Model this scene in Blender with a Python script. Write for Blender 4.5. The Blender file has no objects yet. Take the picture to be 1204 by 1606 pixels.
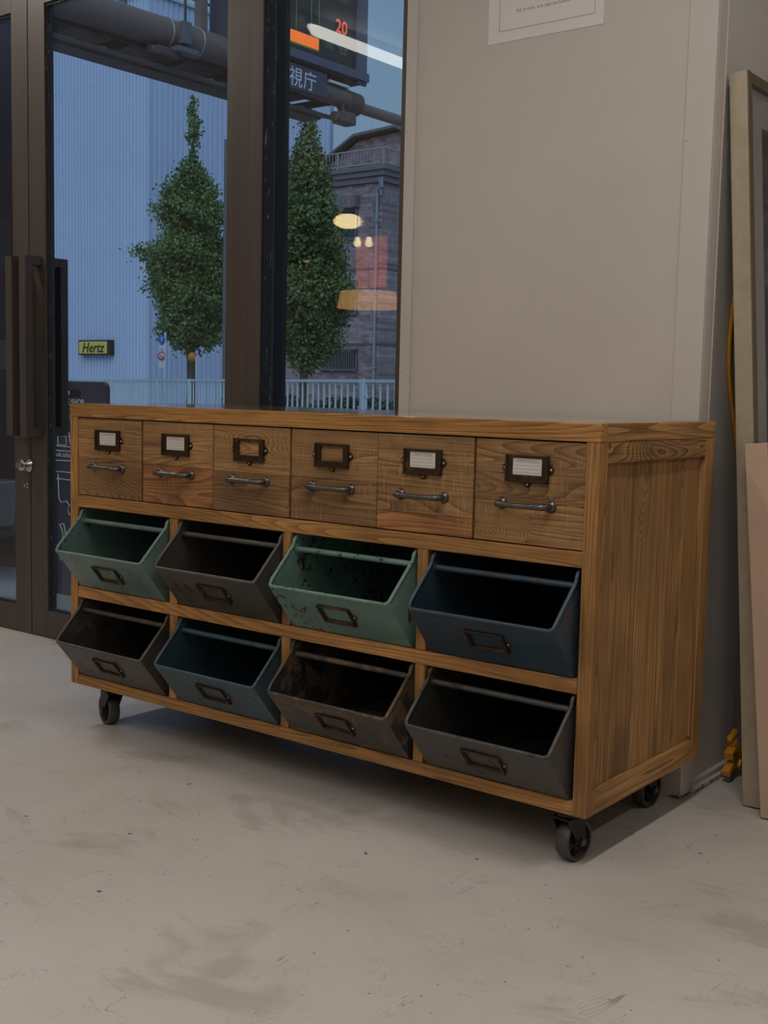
import bpy, bmesh, math, random
from mathutils import Vector, Matrix

S = bpy.context.scene
COL = S.collection
PI = math.pi

# ------------------------------------------------------------------ camera
cam_d = bpy.data.cameras.new('camera')
cam = bpy.data.objects.new('camera', cam_d)
COL.objects.link(cam)
S.camera = cam
YAW, PIT, ROL = 0.6631, -0.1018, 0.0225
cp, sp = math.cos(PIT), math.sin(PIT)
fwd = Vector((-math.sin(YAW)*cp, math.cos(YAW)*cp, sp))
rt = Vector((math.cos(YAW), math.sin(YAW), 0))
up = rt.cross(fwd)
r2 = rt*math.cos(ROL)+up*math.sin(ROL)
u2 = -rt*math.sin(ROL)+up*math.cos(ROL)
M = Matrix.Identity(4)
for i in range(3):
    M[i][0], M[i][1], M[i][2] = r2[i], u2[i], -fwd[i]
M.translation = Vector((2.6617, -2.0171, 0.9358))
cam.matrix_world = M
cam_d.sensor_fit = 'VERTICAL'
cam_d.sensor_height = 24.0
cam_d.sensor_width = 24.0*1204/1606
cam_d.lens = 1865.6/1606*24.0
cam_d.clip_start = 0.05
cam_d.clip_end = 500

# ------------------------------------------------------------------ world, sun, exposure
S.view_settings.view_transform = 'Standard'
S.view_settings.look = 'None'
S.view_settings.gamma = 1
S.view_settings.use_curve_mapping = False
S.view_settings.exposure = 0.0
W = bpy.data.worlds.new('world')
S.world = W
W.use_nodes = True
nt = W.node_tree
nt.nodes.clear()
wo = nt.nodes.new('ShaderNodeOutputWorld')
bg = nt.nodes.new('ShaderNodeBackground')
tc = nt.nodes.new('ShaderNodeTexCoord')
sx = nt.nodes.new('ShaderNodeSeparateXYZ')
rp = nt.nodes.new('ShaderNodeValToRGB')
rp.color_ramp.elements[0].position = 0.0
rp.color_ramp.elements[0].color = (.150, .235, .310, 1)
rp.color_ramp.elements[1].position = 0.75
rp.color_ramp.elements[1].color = (.165, .290, .470, 1)
e = rp.color_ramp.elements.new(0.35)
e.color = (.128, .215, .330, 1)
nt.links.new(tc.outputs['Generated'], sx.inputs[0])
nt.links.new(sx.outputs['Z'], rp.inputs[0])
nt.links.new(rp.outputs[0], bg.inputs[0])
bg.inputs[1].default_value = 1.22
nt.links.new(bg.outputs[0], wo.inputs[0])

sun_d = bpy.data.lights.new('sun', 'SUN')
sun_d.energy = 1.15
sun_d.angle = math.radians(50)
sun_d.color = (.86, .93, 1.0)
sun = bpy.data.objects.new('sun', sun_d)
COL.objects.link(sun)
sun.rotation_euler = Vector((.45, -.72, .62)).to_track_quat('Z', 'Y').to_euler()

LAMP_W = 14.2          # power of one ceiling tube
LAMP_COL = (1.0, .945, .895)

# ------------------------------------------------------------------ materials
def new_mat(name):
    m = bpy.data.materials.new(name)
    m.use_nodes = True
    n = m.node_tree.nodes
    return m, n, m.node_tree.links, n['Principled BSDF']

def mix(n, l, fac, a, b, blend='MIX'):
    x = n.new('ShaderNodeMix'); x.data_type = 'RGBA'; x.blend_type = blend
    if hasattr(fac, 'is_linked'): l.new(fac, x.inputs[0])
    else: x.inputs[0].default_value = fac
    for i, v in ((6, a), (7, b)):
        if hasattr(v, 'is_linked'): l.new(v, x.inputs[i])
        else: x.inputs[i].default_value = (*v, 1)
    return x.outputs[2]

def math_n(n, l, op, a, b=None, c=None, clamp=False):
    x = n.new('ShaderNodeMath'); x.operation = op; x.use_clamp = clamp
    for i, v in enumerate((a, b, c)):
        if v is None: continue
        if hasattr(v, 'is_linked'): l.new(v, x.inputs[i])
        else: x.inputs[i].default_value = v
    return x.outputs[0]

def mapped(n, l, scale, rnd=True, loc=(0, 0, 0)):
    t = n.new('ShaderNodeTexCoord')
    v = t.outputs['Object']
    if rnd:
        oi = n.new('ShaderNodeObjectInfo')
        vm = n.new('ShaderNodeVectorMath'); vm.operation = 'MULTIPLY_ADD'
        l.new(oi.outputs['Random'], vm.inputs[0])
        vm.inputs[1].default_value = (37.0, 23.0, 51.0)
        l.new(v, vm.inputs[2])
        v = vm.outputs[0]
    mp = n.new('ShaderNodeMapping')
    mp.inputs['Scale'].default_value = scale
    mp.inputs['Location'].default_value = loc
    l.new(v, mp.inputs[0])
    return mp.outputs[0]

def noise(n, l, vec, scale=1, detail=2, rough=.5, dist=0):
    x = n.new('ShaderNodeTexNoise')
    l.new(vec, x.inputs['Vector'])
    x.inputs['Scale'].default_value = scale
    x.inputs['Detail'].default_value = detail
    x.inputs['Roughness'].default_value = rough
    x.inputs['Distortion'].default_value = dist
    return x.outputs[0]

def ramp(n, l, fac, stops):
    x = n.new('ShaderNodeValToRGB')
    els = x.color_ramp.elements
    while len(els) < len(stops): els.new(.5)
    for e_, (p, c) in zip(els, stops):
        e_.position = p
        e_.color = (*c, 1) if len(c) == 3 else c
    l.new(fac, x.inputs[0])
    return x.outputs[0]

def bump(n, l, bs, h, strength=.3, dist=.002):
    b = n.new('ShaderNodeBump')
    b.inputs['Strength'].default_value = strength
    b.inputs['Distance'].default_value = dist
    l.new(h, b.inputs['Height'])
    l.new(b.outputs[0], bs.inputs['Normal'])

def plain(name, col, rough=.5, metal=0.0, var=.0, nscale=30, bmp=0.0):
    m, n, l, b = new_mat(name)
    b.inputs['Roughness'].default_value = rough
    b.inputs['Metallic'].default_value = metal
    v = mapped(n, l, (1, 1, 1))
    no = noise(n, l, v, nscale, 4, .6)
    lo = tuple(c*(1-var) for c in col); hi = tuple(min(1, c*(1+var)) for c in col)
    l.new(ramp(n, l, no, [(.3, lo), (.7, hi)]), b.inputs['Base Color'])
    if bmp: bump(n, l, b, no, bmp, .001)
    return m

def glow(name, col, strength):
    m, n, l, b = new_mat(name)
    b.inputs['Base Color'].default_value = (*col, 1)
    b.inputs['Emission Color'].default_value = (*col, 1)
    b.inputs['Emission Strength'].default_value = strength
    return m

def wood(name, axis, light, dark, rings=46, saw=0.0, rough=.55, coat=0.0, low=1.0, knots=.35, along=.55):
    """reclaimed pine; axis = grain direction"""
    m, n, l, b = new_mat(name)
    along, across = along*low, 8.0*low
    sc = [across]*3; sc['xyz'.index(axis)] = along
    v = mapped(n, l, tuple(sc))
    # knots
    vs = [5.5]*3; vs['xyz'.index(axis)] = 2.0
    vk = mapped(n, l, tuple(vs), loc=(3.1, 1.7, .4))
    vor = n.new('ShaderNodeTexVoronoi'); l.new(vk, vor.inputs['Vector']); vor.inputs['Scale'].default_value = 1.0
    sc_ = n.new('ShaderNodeSeparateColor'); l.new(vor.outputs['Color'], sc_.inputs[0])
    drop = math_n(n, l, 'MULTIPLY', math_n(n, l, 'LESS_THAN', sc_.outputs[0], 1-knots), 1.0)
    kd = math_n(n, l, 'ADD', vor.outputs['Distance'], drop)
    kn = math_n(n, l, 'MULTIPLY', math_n(n, l, 'SUBTRACT', .36, kd, clamp=True), 1.1)
    n1 = noise(n, l, v, 1.0, 1.5, .4, .1)
    n1 = math_n(n, l, 'ADD', n1, kn)
    ph = math_n(n, l, 'FRACT', math_n(n, l, 'MULTIPLY', n1, rings))
    ring = math_n(n, l, 'POWER', ph, 1.7)
    fs = [260.0]*3; fs['xyz'.index(axis)] = 7.0
    fib = noise(n, l, mapped(n, l, tuple(fs)), 1, 3, .6)
    big = noise(n, l, mapped(n, l, (2.5, 2.5, 2.5)), 1, 3, .6)
    c = mix(n, l, math_n(n, l, 'MULTIPLY', ring, .85), light, dark)
    c = mix(n, l, .75, c, ramp(n, l, fib, [(.28, (.42, .38, .33)), (.58, (1.0, 1.0, 1.0))]), 'MULTIPLY')
    c = mix(n, l, 1.0, c, ramp(n, l, big, [(.30, (.60, .56, .52)), (.66, (1.18, 1.14, 1.08))]), 'MULTIPLY')
    kmask = ramp(n, l, kd, [(.045, (.22, .16, .12)), (.12, (1, 1, 1))])
    c = mix(n, l, 1.0, c, kmask, 'MULTIPLY')
    oi = n.new('ShaderNodeObjectInfo')
    hs = n.new('ShaderNodeHueSaturation')
    l.new(c, hs.inputs['Color'])
    l.new(math_n(n, l, 'MULTIPLY_ADD', oi.outputs['Random'], .26, .87), hs.inputs['Value'])
    hs.inputs['Saturation'].default_value = 1.0
    c = hs.outputs[0]
    if saw:
        ss = [25.0]*3; ss['xyz'.index(axis)] = 330.0
        sm = noise(n, l, mapped(n, l, tuple(ss)), 1, 2, .6)
        patch = ramp(n, l, noise(n, l, mapped(n, l, (9, 9, 9)), 1, 2), [(.45, (0, 0, 0)), (.65, (1, 1, 1))])
        f = math_n(n, l, 'MULTIPLY', ramp(n, l, sm, [(.58, (0, 0, 0)), (.70, (1, 1, 1))]), patch)
        c = mix(n, l, math_n(n, l, 'MULTIPLY', f, saw), c, tuple(min(1, x*1.9) for x in light))
        # grime
        gm = ramp(n, l, noise(n, l, mapped(n, l, (14, 14, 14)), 1, 5, .7), [(.56, (0, 0, 0)), (.70, (1, 1, 1))])
        c = mix(n, l, math_n(n, l, 'MULTIPLY', gm, .45), c, (.06, .045, .03))
    l.new(c, b.inputs['Base Color'])
    b.inputs['Roughness'].default_value = rough
    b.inputs['Coat Weight'].default_value = coat
    b.inputs['Coat Roughness'].default_value = .06
    hgt = math_n(n, l, 'ADD', math_n(n, l, 'MULTIPLY', ring, -.5), fib)
    bump(n, l, b, hgt, .35, .0012)
    return m

RAIL_L, RAIL_D = (.53, .285, .092), (.24, .102, .026)
DRW_L, DRW_D = (.415, .240, .100), (.145, .074, .027)
SID_L, SID_D = (.43, .245, .096), (.17, .080, .026)
MW = dict(
    rail_x=wood('pine_rail_grain_x', 'x', RAIL_L, RAIL_D),
    rail_z=wood('pine_post_grain_z', 'z', RAIL_L, RAIL_D),
    drawer=wood('worn_drawer_pine', 'x', DRW_L, DRW_D, saw=.45, rings=58),
    drawer2=wood('worn_drawer_pine_ruddy', 'x', (.46, .215, .078), (.15, .058, .018), saw=.3, rings=36),
    side_y=wood('side_pine_grain_y', 'y', SID_L, SID_D),
    swirl=wood('swirl_grain_pine', 'y', SID_L, (.085, .038, .012), rings=15, low=1.7, knots=.95, along=1.8),
    side_z=wood('side_pine_grain_z', 'z', (.42, .240, .094), (.20, .100, .034), rings=30, along=.20),
    top=wood('polished_pine_top', 'x', RAIL_L, RAIL_D, rough=.25, coat=1.0),
    ply=plain('dark_plywood', (.05, .033, .018), .8, var=.2),
)

def painted(name, col, chip, chip_amt, rough=.42, metal=.0, scale=28, stretch=(1, 1, 1)):
    m, n, l, b = new_mat(name)
    v = mapped(n, l, stretch)
    big = noise(n, l, v, 7, 5, .65)
    fine = noise(n, l, v, scale, 6, .72, .4)
    s = math_n(n, l, 'ADD', math_n(n, l, 'MULTIPLY', big, .45), math_n(n, l, 'MULTIPLY', fine, .55))
    f = ramp(n, l, s, [(.60-chip_amt, (0, 0, 0)), (.62-chip_amt, (1, 1, 1))])
    tint = ramp(n, l, noise(n, l, v, 12, 4, .6), [(.3, tuple(x*.8 for x in col)), (.7, tuple(min(1, x*1.15) for x in col))])
    l.new(mix(n, l, f, tint, chip), b.inputs['Base Color'])
    l.new(ramp(n, l, f, [(0, (rough,)*3), (1, (.8,)*3)]), b.inputs['Roughness'])
    b.inputs['Metallic'].default_value = metal
    bump(n, l, b, math_n(n, l, 'MULTIPLY', f, -1.0), .25, .0006)
    return m

MB = dict(
    mint=painted('mint_enamel_chipped', (.140, .245, .215), (.035, .024, .016), .045, scale=60),
    mint2=painted('mint_enamel_lightly_chipped', (.130, .210, .190), (.04, .028, .018), .025, scale=60),
    taupe=painted('taupe_enamel', (.085, .078, .068), (.05, .03, .018), .01, metal=.2),
    navy=painted('dark_blue_enamel', (.030, .058, .085), (.07, .035, .018), .035, rough=.35),
    blue=painted('blue_enamel', (.045, .085, .110), (.05, .035, .02), .0, rough=.4),
    rust=painted('patchy_steel', (.060, .056, .054), (.165, .115, .072), .105, metal=.2, scale=20),
    brown=painted('brown_steel', (.085, .076, .070), (.135, .115, .095), .05, metal=.3, scale=22),
    grey=painted('grey_enamel', (.080, .078, .076), (.05, .035, .025), .01, metal=.2),
)
BRONZE = painted('dark_bronze', (.050, .032, .018), (.10, .055, .025), .04, rough=.38, metal=.6)
BRONZE2 = painted('worn_brass', (.070, .045, .028), (.16, .10, .055), .05, rough=.40, metal=.6)
STEEL = plain('gunmetal', (.135, .122, .115), .34, .85, .25, 60)
IRON = plain('dark_cast_iron', (.028, .026, .025), .42, .6, .35, 40, .2)
TREAD = plain('worn_iron_tread', (.085, .080, .075), .5, .4, .3, 50, .2)
SCREW = plain('screw_zinc', (.42, .40, .36), .35, .8, .1)
CHROME = plain('brushed_chrome', (.55, .53, .50), .25, 1.0, .1)
CARD = plain('cream_card', (.66, .62, .58), .7, var=.04)
INK = plain('grey_ink', (.13, .12, .115), .7)
PAPER = plain('white_paper', (.74, .71, .69), .6, var=.02)

def wall_paint(name, col, scuff=True):
    m, n, l, b = new_mat(name)
    v = mapped(n, l, (1, 1, 1), rnd=False)
    a = noise(n, l, v, 2.2, 4, .6)
    c = ramp(n, l, a, [(.3, tuple(x*.95 for x in col)), (.7, tuple(min(1, x*1.03) for x in col))])
    if scuff:
        s = noise(n, l, v, 9, 8, .75, 1.0)
        f = ramp(n, l, s, [(.70, (0, 0, 0)), (.78, (1, 1, 1))])
        c = mix(n, l, math_n(n, l, 'MULTIPLY', f, .25), c, tuple(x*.7 for x in col))
        sz = n.new('ShaderNodeSeparateXYZ'); tcd = n.new('ShaderNodeTexCoord'); l.new(tcd.outputs['Object'], sz.inputs[0])
        dn = noise(n, l, v, 22, 5, .7)
        edge = math_n(n, l, 'MULTIPLY', ramp(n, l, dn, [(.46, (0, 0, 0)), (.62, (1, 1, 1))]), .014)
        c = mix(n, l, math_n(n, l, 'MULTIPLY', math_n(n, l, 'LESS_THAN', sz.outputs[2], edge), .85), c, (.07, .04, .028))
    l.new(c, b.inputs['Base Color'])
    b.inputs['Roughness'].default_value = .6
    bump(n, l, b, noise(n, l, v, 140, 3), .08, .001)
    return m
WALL = wall_paint('warm_white_wall_paint', (.57, .54, .505))
WALLD = wall_paint('side_wall_paint', (.56, .505, .465))
CEIL = wall_paint('ceiling_paint', (.62, .60, .57), False)

def concrete():
    m, n, l, b = new_mat('sealed_concrete_floor')
    v = mapped(n, l, (1, 1, 1), rnd=False)
    big = noise(n, l, v, 1.3, 5, .6, .3)
    c = ramp(n, l, big, [(.30, (.50, .455, .415)), (.52, (.570, .530, .485)), (.72, (.610, .570, .525))])
    # darker rubbed patches
    pm = noise(n, l, mapped(n, l, (1.6, 3.2, 1), False, (.3, .1, 0)), 1.6, 7, .68, .6)
    pf = ramp(n, l, pm, [(.56, (0, 0, 0)), (.64, (1, 1, 1))])
    c = mix(n, l, math_n(n, l, 'MULTIPLY', pf, .50), c, (.36, .335, .29))
    # hair scratches : thin contour of stretched noises
    for i, (scl, w, k) in enumerate((((9, 3, 1), .0028, .55), ((3, 10, 1), .0026, .5), ((22, 18, 1), .0034, .5))):
        s = noise(n, l, mapped(n, l, scl, False, (i*3.3, i*1.7, 0)), 1, 3, .7, 1.2)
        d = math_n(n, l, 'ABSOLUTE', math_n(n, l, 'SUBTRACT', s, .5))
        f = math_n(n, l, 'LESS_THAN', d, w)
        gate = ramp(n, l, noise(n, l, v, 6+i*3, 3), [(.53, (0, 0, 0)), (.64, (1, 1, 1))])
        c = mix(n, l, math_n(n, l, 'MULTIPLY', math_n(n, l, 'MULTIPLY', f, gate), k), c, (.17, .145, .12))
    # specks
    for sc_, th, col in ((9, .045, (.07, .055, .045)), (26, .065, (.14, .115, .09)), (4, .034, (.07, .05, .035))):
        vo = n.new('ShaderNodeTexVoronoi'); vo.inputs['Scale'].default_value = sc_
        wv = n.new('ShaderNodeVectorMath'); wv.operation = 'ADD'
        nn = n.new('ShaderNodeTexNoise'); nn.inputs['Scale'].default_value = 60; l.new(v, nn.inputs['Vector'])
        sc2 = n.new('ShaderNodeVectorMath'); sc2.operation = 'SCALE'; sc2.inputs['Scale'].default_value = .012
        l.new(nn.outputs['Color'], sc2.inputs[0]); l.new(sc2.outputs[0], wv.inputs[1]); l.new(v, wv.inputs[0])
        l.new(wv.outputs[0], vo.inputs['Vector'])
        f = math_n(n, l, 'LESS_THAN', vo.outputs['Distance'], th)
        sepc = n.new('ShaderNodeSeparateColor'); l.new(vo.outputs['Color'], sepc.inputs[0])
        keep = math_n(n, l, 'GREATER_THAN', sepc.outputs[0], .55)
        c = mix(n, l, math_n(n, l, 'MULTIPLY', math_n(n, l, 'MULTIPLY', f, keep), .8), c, col)
    l.new(c, b.inputs['Base Color'])
    rgh = ramp(n, l, noise(n, l, v, 3, 5, .6), [(.3, (.30,)*3), (.7, (.44,)*3)])
    l.new(rgh, b.inputs['Roughness'])
    bump(n, l, b, noise(n, l, v, 30, 5, .6), .05, .002)
    return m
FLOOR = concrete()

def frame_metal():
    m, n, l, b = new_mat('bronze_anodised_frame')
    v = mapped(n, l, (30, 30, 1.2))
    c = ramp(n, l, noise(n, l, v, 1, 3), [(.3, (.078, .064, .056)), (.7, (.100, .082, .072))])
    l.new(c, b.inputs['Base Color'])
    b.inputs['Roughness'].default_value = .45
    b.inputs['Metallic'].default_value = .25
    return m
FRAME = frame_metal()
REVEAL = plain('black_rubber_reveal', (.014, .015, .020), .5, var=.1)

def gasket():
    m, n, l, b = new_mat('flaking_gasket')
    s = noise(n, l, mapped(n, l, (60, 60, 22)), 1, 4, .7)
    l.new(ramp(n, l, s, [(.60, (.018, .018, .02)), (.66, (.20, .20, .19))]), b.inputs['Base Color'])
    return m
GASKET = gasket()

def glass():
    m = bpy.data.materials.new('clear_window_glass'); m.use_nodes = True
    n, l = m.node_tree.nodes, m.node_tree.links
    n.clear()
    out = n.new('ShaderNodeOutputMaterial')
    tr = n.new('ShaderNodeBsdfTransparent'); tr.inputs[0].default_value = (.93, .96, .97, 1)
    gl = n.new('ShaderNodeBsdfGlossy'); gl.inputs['Roughness'].default_value = 0.0
    fr = n.new('ShaderNodeFresnel')
    ge = n.new('ShaderNodeNewGeometry')
    ior = math_n(n, l, 'MULTIPLY_ADD', ge.outputs['Backfacing'], 1/1.5-1.5, 1.5)
    l.new(ior, fr.inputs['IOR'])
    mx = n.new('ShaderNodeMixShader')
    l.new(fr.outputs[0], mx.inputs[0]); l.new(tr.outputs[0], mx.inputs[1]); l.new(gl.outputs[0], mx.inputs[2])
    l.new(mx.outputs[0], out.inputs[0])
    return m
GLASS = glass()

# ------------------------------------------------------------------ mesh helpers
ORG = {}
def origin_of(p):
    return ORG.get(p.name, Vector((0, 0, 0))) if p is not None else Vector((0, 0, 0))

def obj(name, bm, m, parent=None, base=None, smooth=False, kind=None, label=None, local=False):
    """bm is in world metres; it is shifted to its parent's (or its own) origin"""
    if local: org = Vector((0, 0, 0))
    elif parent is not None: org = origin_of(parent)
    else: org = Vector(base) if base is not None else Vector((0, 0, 0))
    bm.transform(Matrix.Translation(-org))
    bmesh.ops.recalc_face_normals(bm, faces=bm.faces)
    me = bpy.data.meshes.new(name)
    if smooth:
        for f in bm.faces: f.smooth = True
    bm.to_mesh(me); bm.free()
    ms = m if isinstance(m, (list, tuple)) else [m]
    for x in ms: me.materials.append(x)
    if smooth:
        try: me.set_sharp_from_angle(angle=math.radians(40))
        except Exception: pass
    o = bpy.data.objects.new(name, me)
    COL.objects.link(o)
    if parent is not None:
        o.parent = parent
        ORG[o.name] = org
    else:
        if not local: o.location = org
        ORG[o.name] = org
    if kind: o['kind'] = kind
    if label: o['label'] = label
    return o

def thing(name, label, cat, loc=(0, 0, 0), rot=(0, 0, 0), group=None, kind=None):
    o = bpy.data.objects.new(name, None)
    o.empty_display_size = .1
    COL.objects.link(o)
    o.location = loc; o.rotation_euler = rot
    ORG[o.name] = Vector(loc)
    if kind: o['kind'] = kind
    else: o['label'] = label; o['category'] = cat
    if group: o['group'] = group
    return o

def tag(o, label, cat, group=None):
    o['label'] = label; o['category'] = cat
    if group: o['group'] = group
    return o

def bx(bm, x0, x1, y0, y1, z0, z1, bev=0.0, mi=0):
    t = bmesh.new()
    bmesh.ops.create_cube(t, size=1)
    bmesh.ops.scale(t, vec=(x1-x0, y1-y0, z1-z0), verts=t.verts)
    bmesh.ops.translate(t, vec=((x0+x1)/2, (y0+y1)/2, (z0+z1)/2), verts=t.verts)
    if bev > 0:
        bmesh.ops.bevel(t, geom=t.edges[:], offset=bev, segments=2, profile=.6, affect='EDGES')
    merge(bm, t, mi)
    return bm

def merge(bm, t, mi=0, mat=None):
    if mat is not None: t.transform(mat)
    vs = [bm.verts.new(v.co) for v in t.verts]
    for i, v in enumerate(t.verts): v.index = i
    for f in t.faces:
        try:
            nf = bm.faces.new([vs[v.index] for v in f.verts]); nf.material_index = mi
            nf.smooth = f.smooth
        except ValueError: pass
    t.free()

def box(*a, **k):
    return bx(bmesh.new(), *a, **k)

def tube(bm, pts, r, seg=10, mi=0, closed=False, cap=True):
    pts = [Vector(p) for p in pts]
    rs = r if isinstance(r, (list, tuple)) else [r]*len(pts)
    rings = []
    prev = None
    N = len(pts)
    for i, p in enumerate(pts):
        if closed: d = (pts[(i+1) % N]-pts[i-1])
        elif i == 0: d = pts[1]-pts[0]
        elif i == N-1: d = pts[-1]-pts[-2]
        else: d = (pts[i+1]-p).normalized()+(p-pts[i-1]).normalized()
        d.normalize()
        if prev is None:
            a = d.orthogonal().normalized()
        else:
            a = prev-d*prev.dot(d)
            a = a.normalized() if a.length > 1e-6 else d.orthogonal().normalized()
        prev = a
        b_ = d.cross(a)
        rings.append([bm.verts.new(p+(a*math.cos(t)+b_*math.sin(t))*rs[i]) for t in [2*PI*k/seg for k in range(seg)]])
    R_ = range(N if closed else N-1)
    for i in R_:
        A, B = rings[i], rings[(i+1) % N]
        for k in range(seg):
            f = bm.faces.new((A[k], A[(k+1) % seg], B[(k+1) % seg], B[k])); f.material_index = mi; f.smooth = True
    if cap and not closed:
        f = bm.faces.new(rings[0][::-1]); f.material_index = mi
        f = bm.faces.new(rings[-1]); f.material_index = mi
    return bm

def lathe(bm, prof, seg=24, mat=None, mi=0):
    """prof: (r, z) pairs around local z"""
    t = bmesh.new()
    rings = []
    for r, z in prof:
        if r < 1e-6: rings.append([t.verts.new((0, 0, z))])
        else: rings.append([t.verts.new((r*math.cos(2*PI*k/seg), r*math.sin(2*PI*k/seg), z)) for k in range(seg)])
    for A, B in zip(rings[:-1], rings[1:]):
        for k in range(seg):
            k2 = (k+1) % seg
            vs = []
            for R_, q in ((A, k), (A, k2), (B, k2), (B, k)):
                v = R_[q % len(R_)]
                if v not in vs: vs.append(v)
            if len(vs) > 2:
                f = t.faces.new(vs); f.smooth = True
    merge(bm, t, mi, mat)
    return bm

def prism(bm, poly, d0, d1, axis='x', mi=0):
    """poly in the two other axes, extruded along axis"""
    def P(a, b_, d):
        return {'x': (d, a, b_), 'y': (a, d, b_), 'z': (a, b_, d)}[axis]
    A = [bm.verts.new(P(a, b_, d0)) for a, b_ in poly]
    B = [bm.verts.new(P(a, b_, d1)) for a, b_ in poly]
    N = len(poly)
    fs = [bm.faces.new(A[::-1]), bm.faces.new(B)]
    for k in range(N): fs.append(bm.faces.new((A[k], A[(k+1) % N], B[(k+1) % N], B[k])))
    for f in fs: f.material_index = mi
    return bm

def text_bm(s, size, mat, extrude=.0004, align='CENTER', shear=0.0, bold=0.0, space=1.0):
    c = bpy.data.curves.new('t', 'FONT')
    c.body = s; c.size = size; c.extrude = extrude; c.align_x = align; c.shear = shear; c.offset = bold
    c.space_character = space
    c.resolution_u = 3
    o = bpy.data.objects.new('t', c)
    COL.objects.link(o)
    dg = bpy.context.evaluated_depsgraph_get()
    dg.update()
    me = bpy.data.meshes.new_from_object(o.evaluated_get(dg))
    bm = bmesh.new(); bm.from_mesh(me)
    bpy.data.meshes.remove(me)
    bpy.data.objects.remove(o); bpy.data.curves.remove(c)
    bm.transform(mat)
    return bm
# text standing in an XZ plane, read from -Y
def face_my(x, y, z): return Matrix.Translation((x, y, z)) @ Matrix.Rotation(PI/2, 4, 'X')
# text standing in a YZ plane, read from +X
def face_px(x, y, z): return Matrix.Translation((x, y, z)) @ Matrix.Rotation(PI/2, 4, 'Z') @ Matrix.Rotation(PI/2, 4, 'X')

def struct(name, bm, m, **k):
    return obj(name, bm, m, kind='structure', **k)

# ------------------------------------------------------------------ the room
RH = 2.90
floor_bm = bmesh.new()
bx(floor_bm, -6, 5.0, -7, .665, -.06, 0)
bx(floor_bm, 1.36, 5.0, .665, 4.0, -.06, 0)
struct('floor', floor_bm, FLOOR)
cb = bmesh.new()
bx(cb, -6.1, 5.1, -7.1, .80, RH, RH+.1)
bx(cb, 1.36, 5.1, .80, 4.1, RH, RH+.1)
struct('ceiling', cb, CEIL)
struct('wall_front', box(-6.1, 5.1, -7.1, -7.0, 0, RH), WALLD)
struct('wall_left', box(-6.1, -6.0, -7.0, .8, 0, RH), WALLD)
struct('wall_right', box(5.0, 5.1, -7.0, 4.1, 0, RH), WALLD)
struct('wall_far', box(1.36, 5.0, 4.0, 4.1, 0, RH), WALLD)
struct('wall_storefront', box(-6.0, -2.16, .64, .80, 0, RH), WALLD)
struct('wall_header', box(-2.16, .70, .64, .80, 2.44, RH), WALLD)
# the boxed pier behind the cabinet and the side wall running on from it
struct('wall_back', box(.70, 1.553, .555, .86, 0, RH), WALL)
struct('wall_side', box(1.36, 1.549, .604, 4.0, 0, RH), WALLD)
t1 = bmesh.new(); bx(t1, .699, .733, .548, .556, 0, RH, .0012)
for z in (.99, 1.26, 1.33, 1.45, 1.62, 1.9):
    lathe(t1, [(0, .0016), (.0028, .001), (.0034, 0)], 8, Matrix.Translation((.707, .548, z)) @ Matrix.Rotation(PI/2, 4, 'X'))
struct('trim_1', t1, WALL)
t2 = bmesh.new(); bx(t2, 1.489, 1.556, .547, .556, 0, RH, .0012)
lathe(t2, [(0, .0016), (.003, .001), (.0036, 0)], 8, Matrix.Translation((1.496, .547, 1.51)) @ Matrix.Rotation(PI/2, 4, 'X'))
struct('trim_2', t2, WALL)
t3 = bmesh.new(); bx(t3, 1.553, 1.5565, .5562, .598, 0, RH, .001)
bx(t3, 1.548, 1.5585, .598, .6045, 0.036, RH, .001)
lathe(t3, [(0, .0016), (.003, .001), (.0036, 0)], 8, Matrix.Translation((1.5565, .588, 1.50)) @ Matrix.Rotation(PI/2, 4, 'Y'))
struct('trim_3', t3, WALLD)
struct('trim_10', box(1.4868, 1.4888, .5530, .5552, 0, RH), plain('seam_gap_shade', (.20, .18, .16), .8))  # thin dark strip painted in for the shade of the open seam
bb = bmesh.new()
prism(bb, [(1.549, 0), (1.566, 0), (1.566, .012), (1.560, .015), (1.560, .027), (1.554, .032), (1.549, .032)], .606, 4.0, 'y')
struct('baseboard_right', bb, WALLD)

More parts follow.
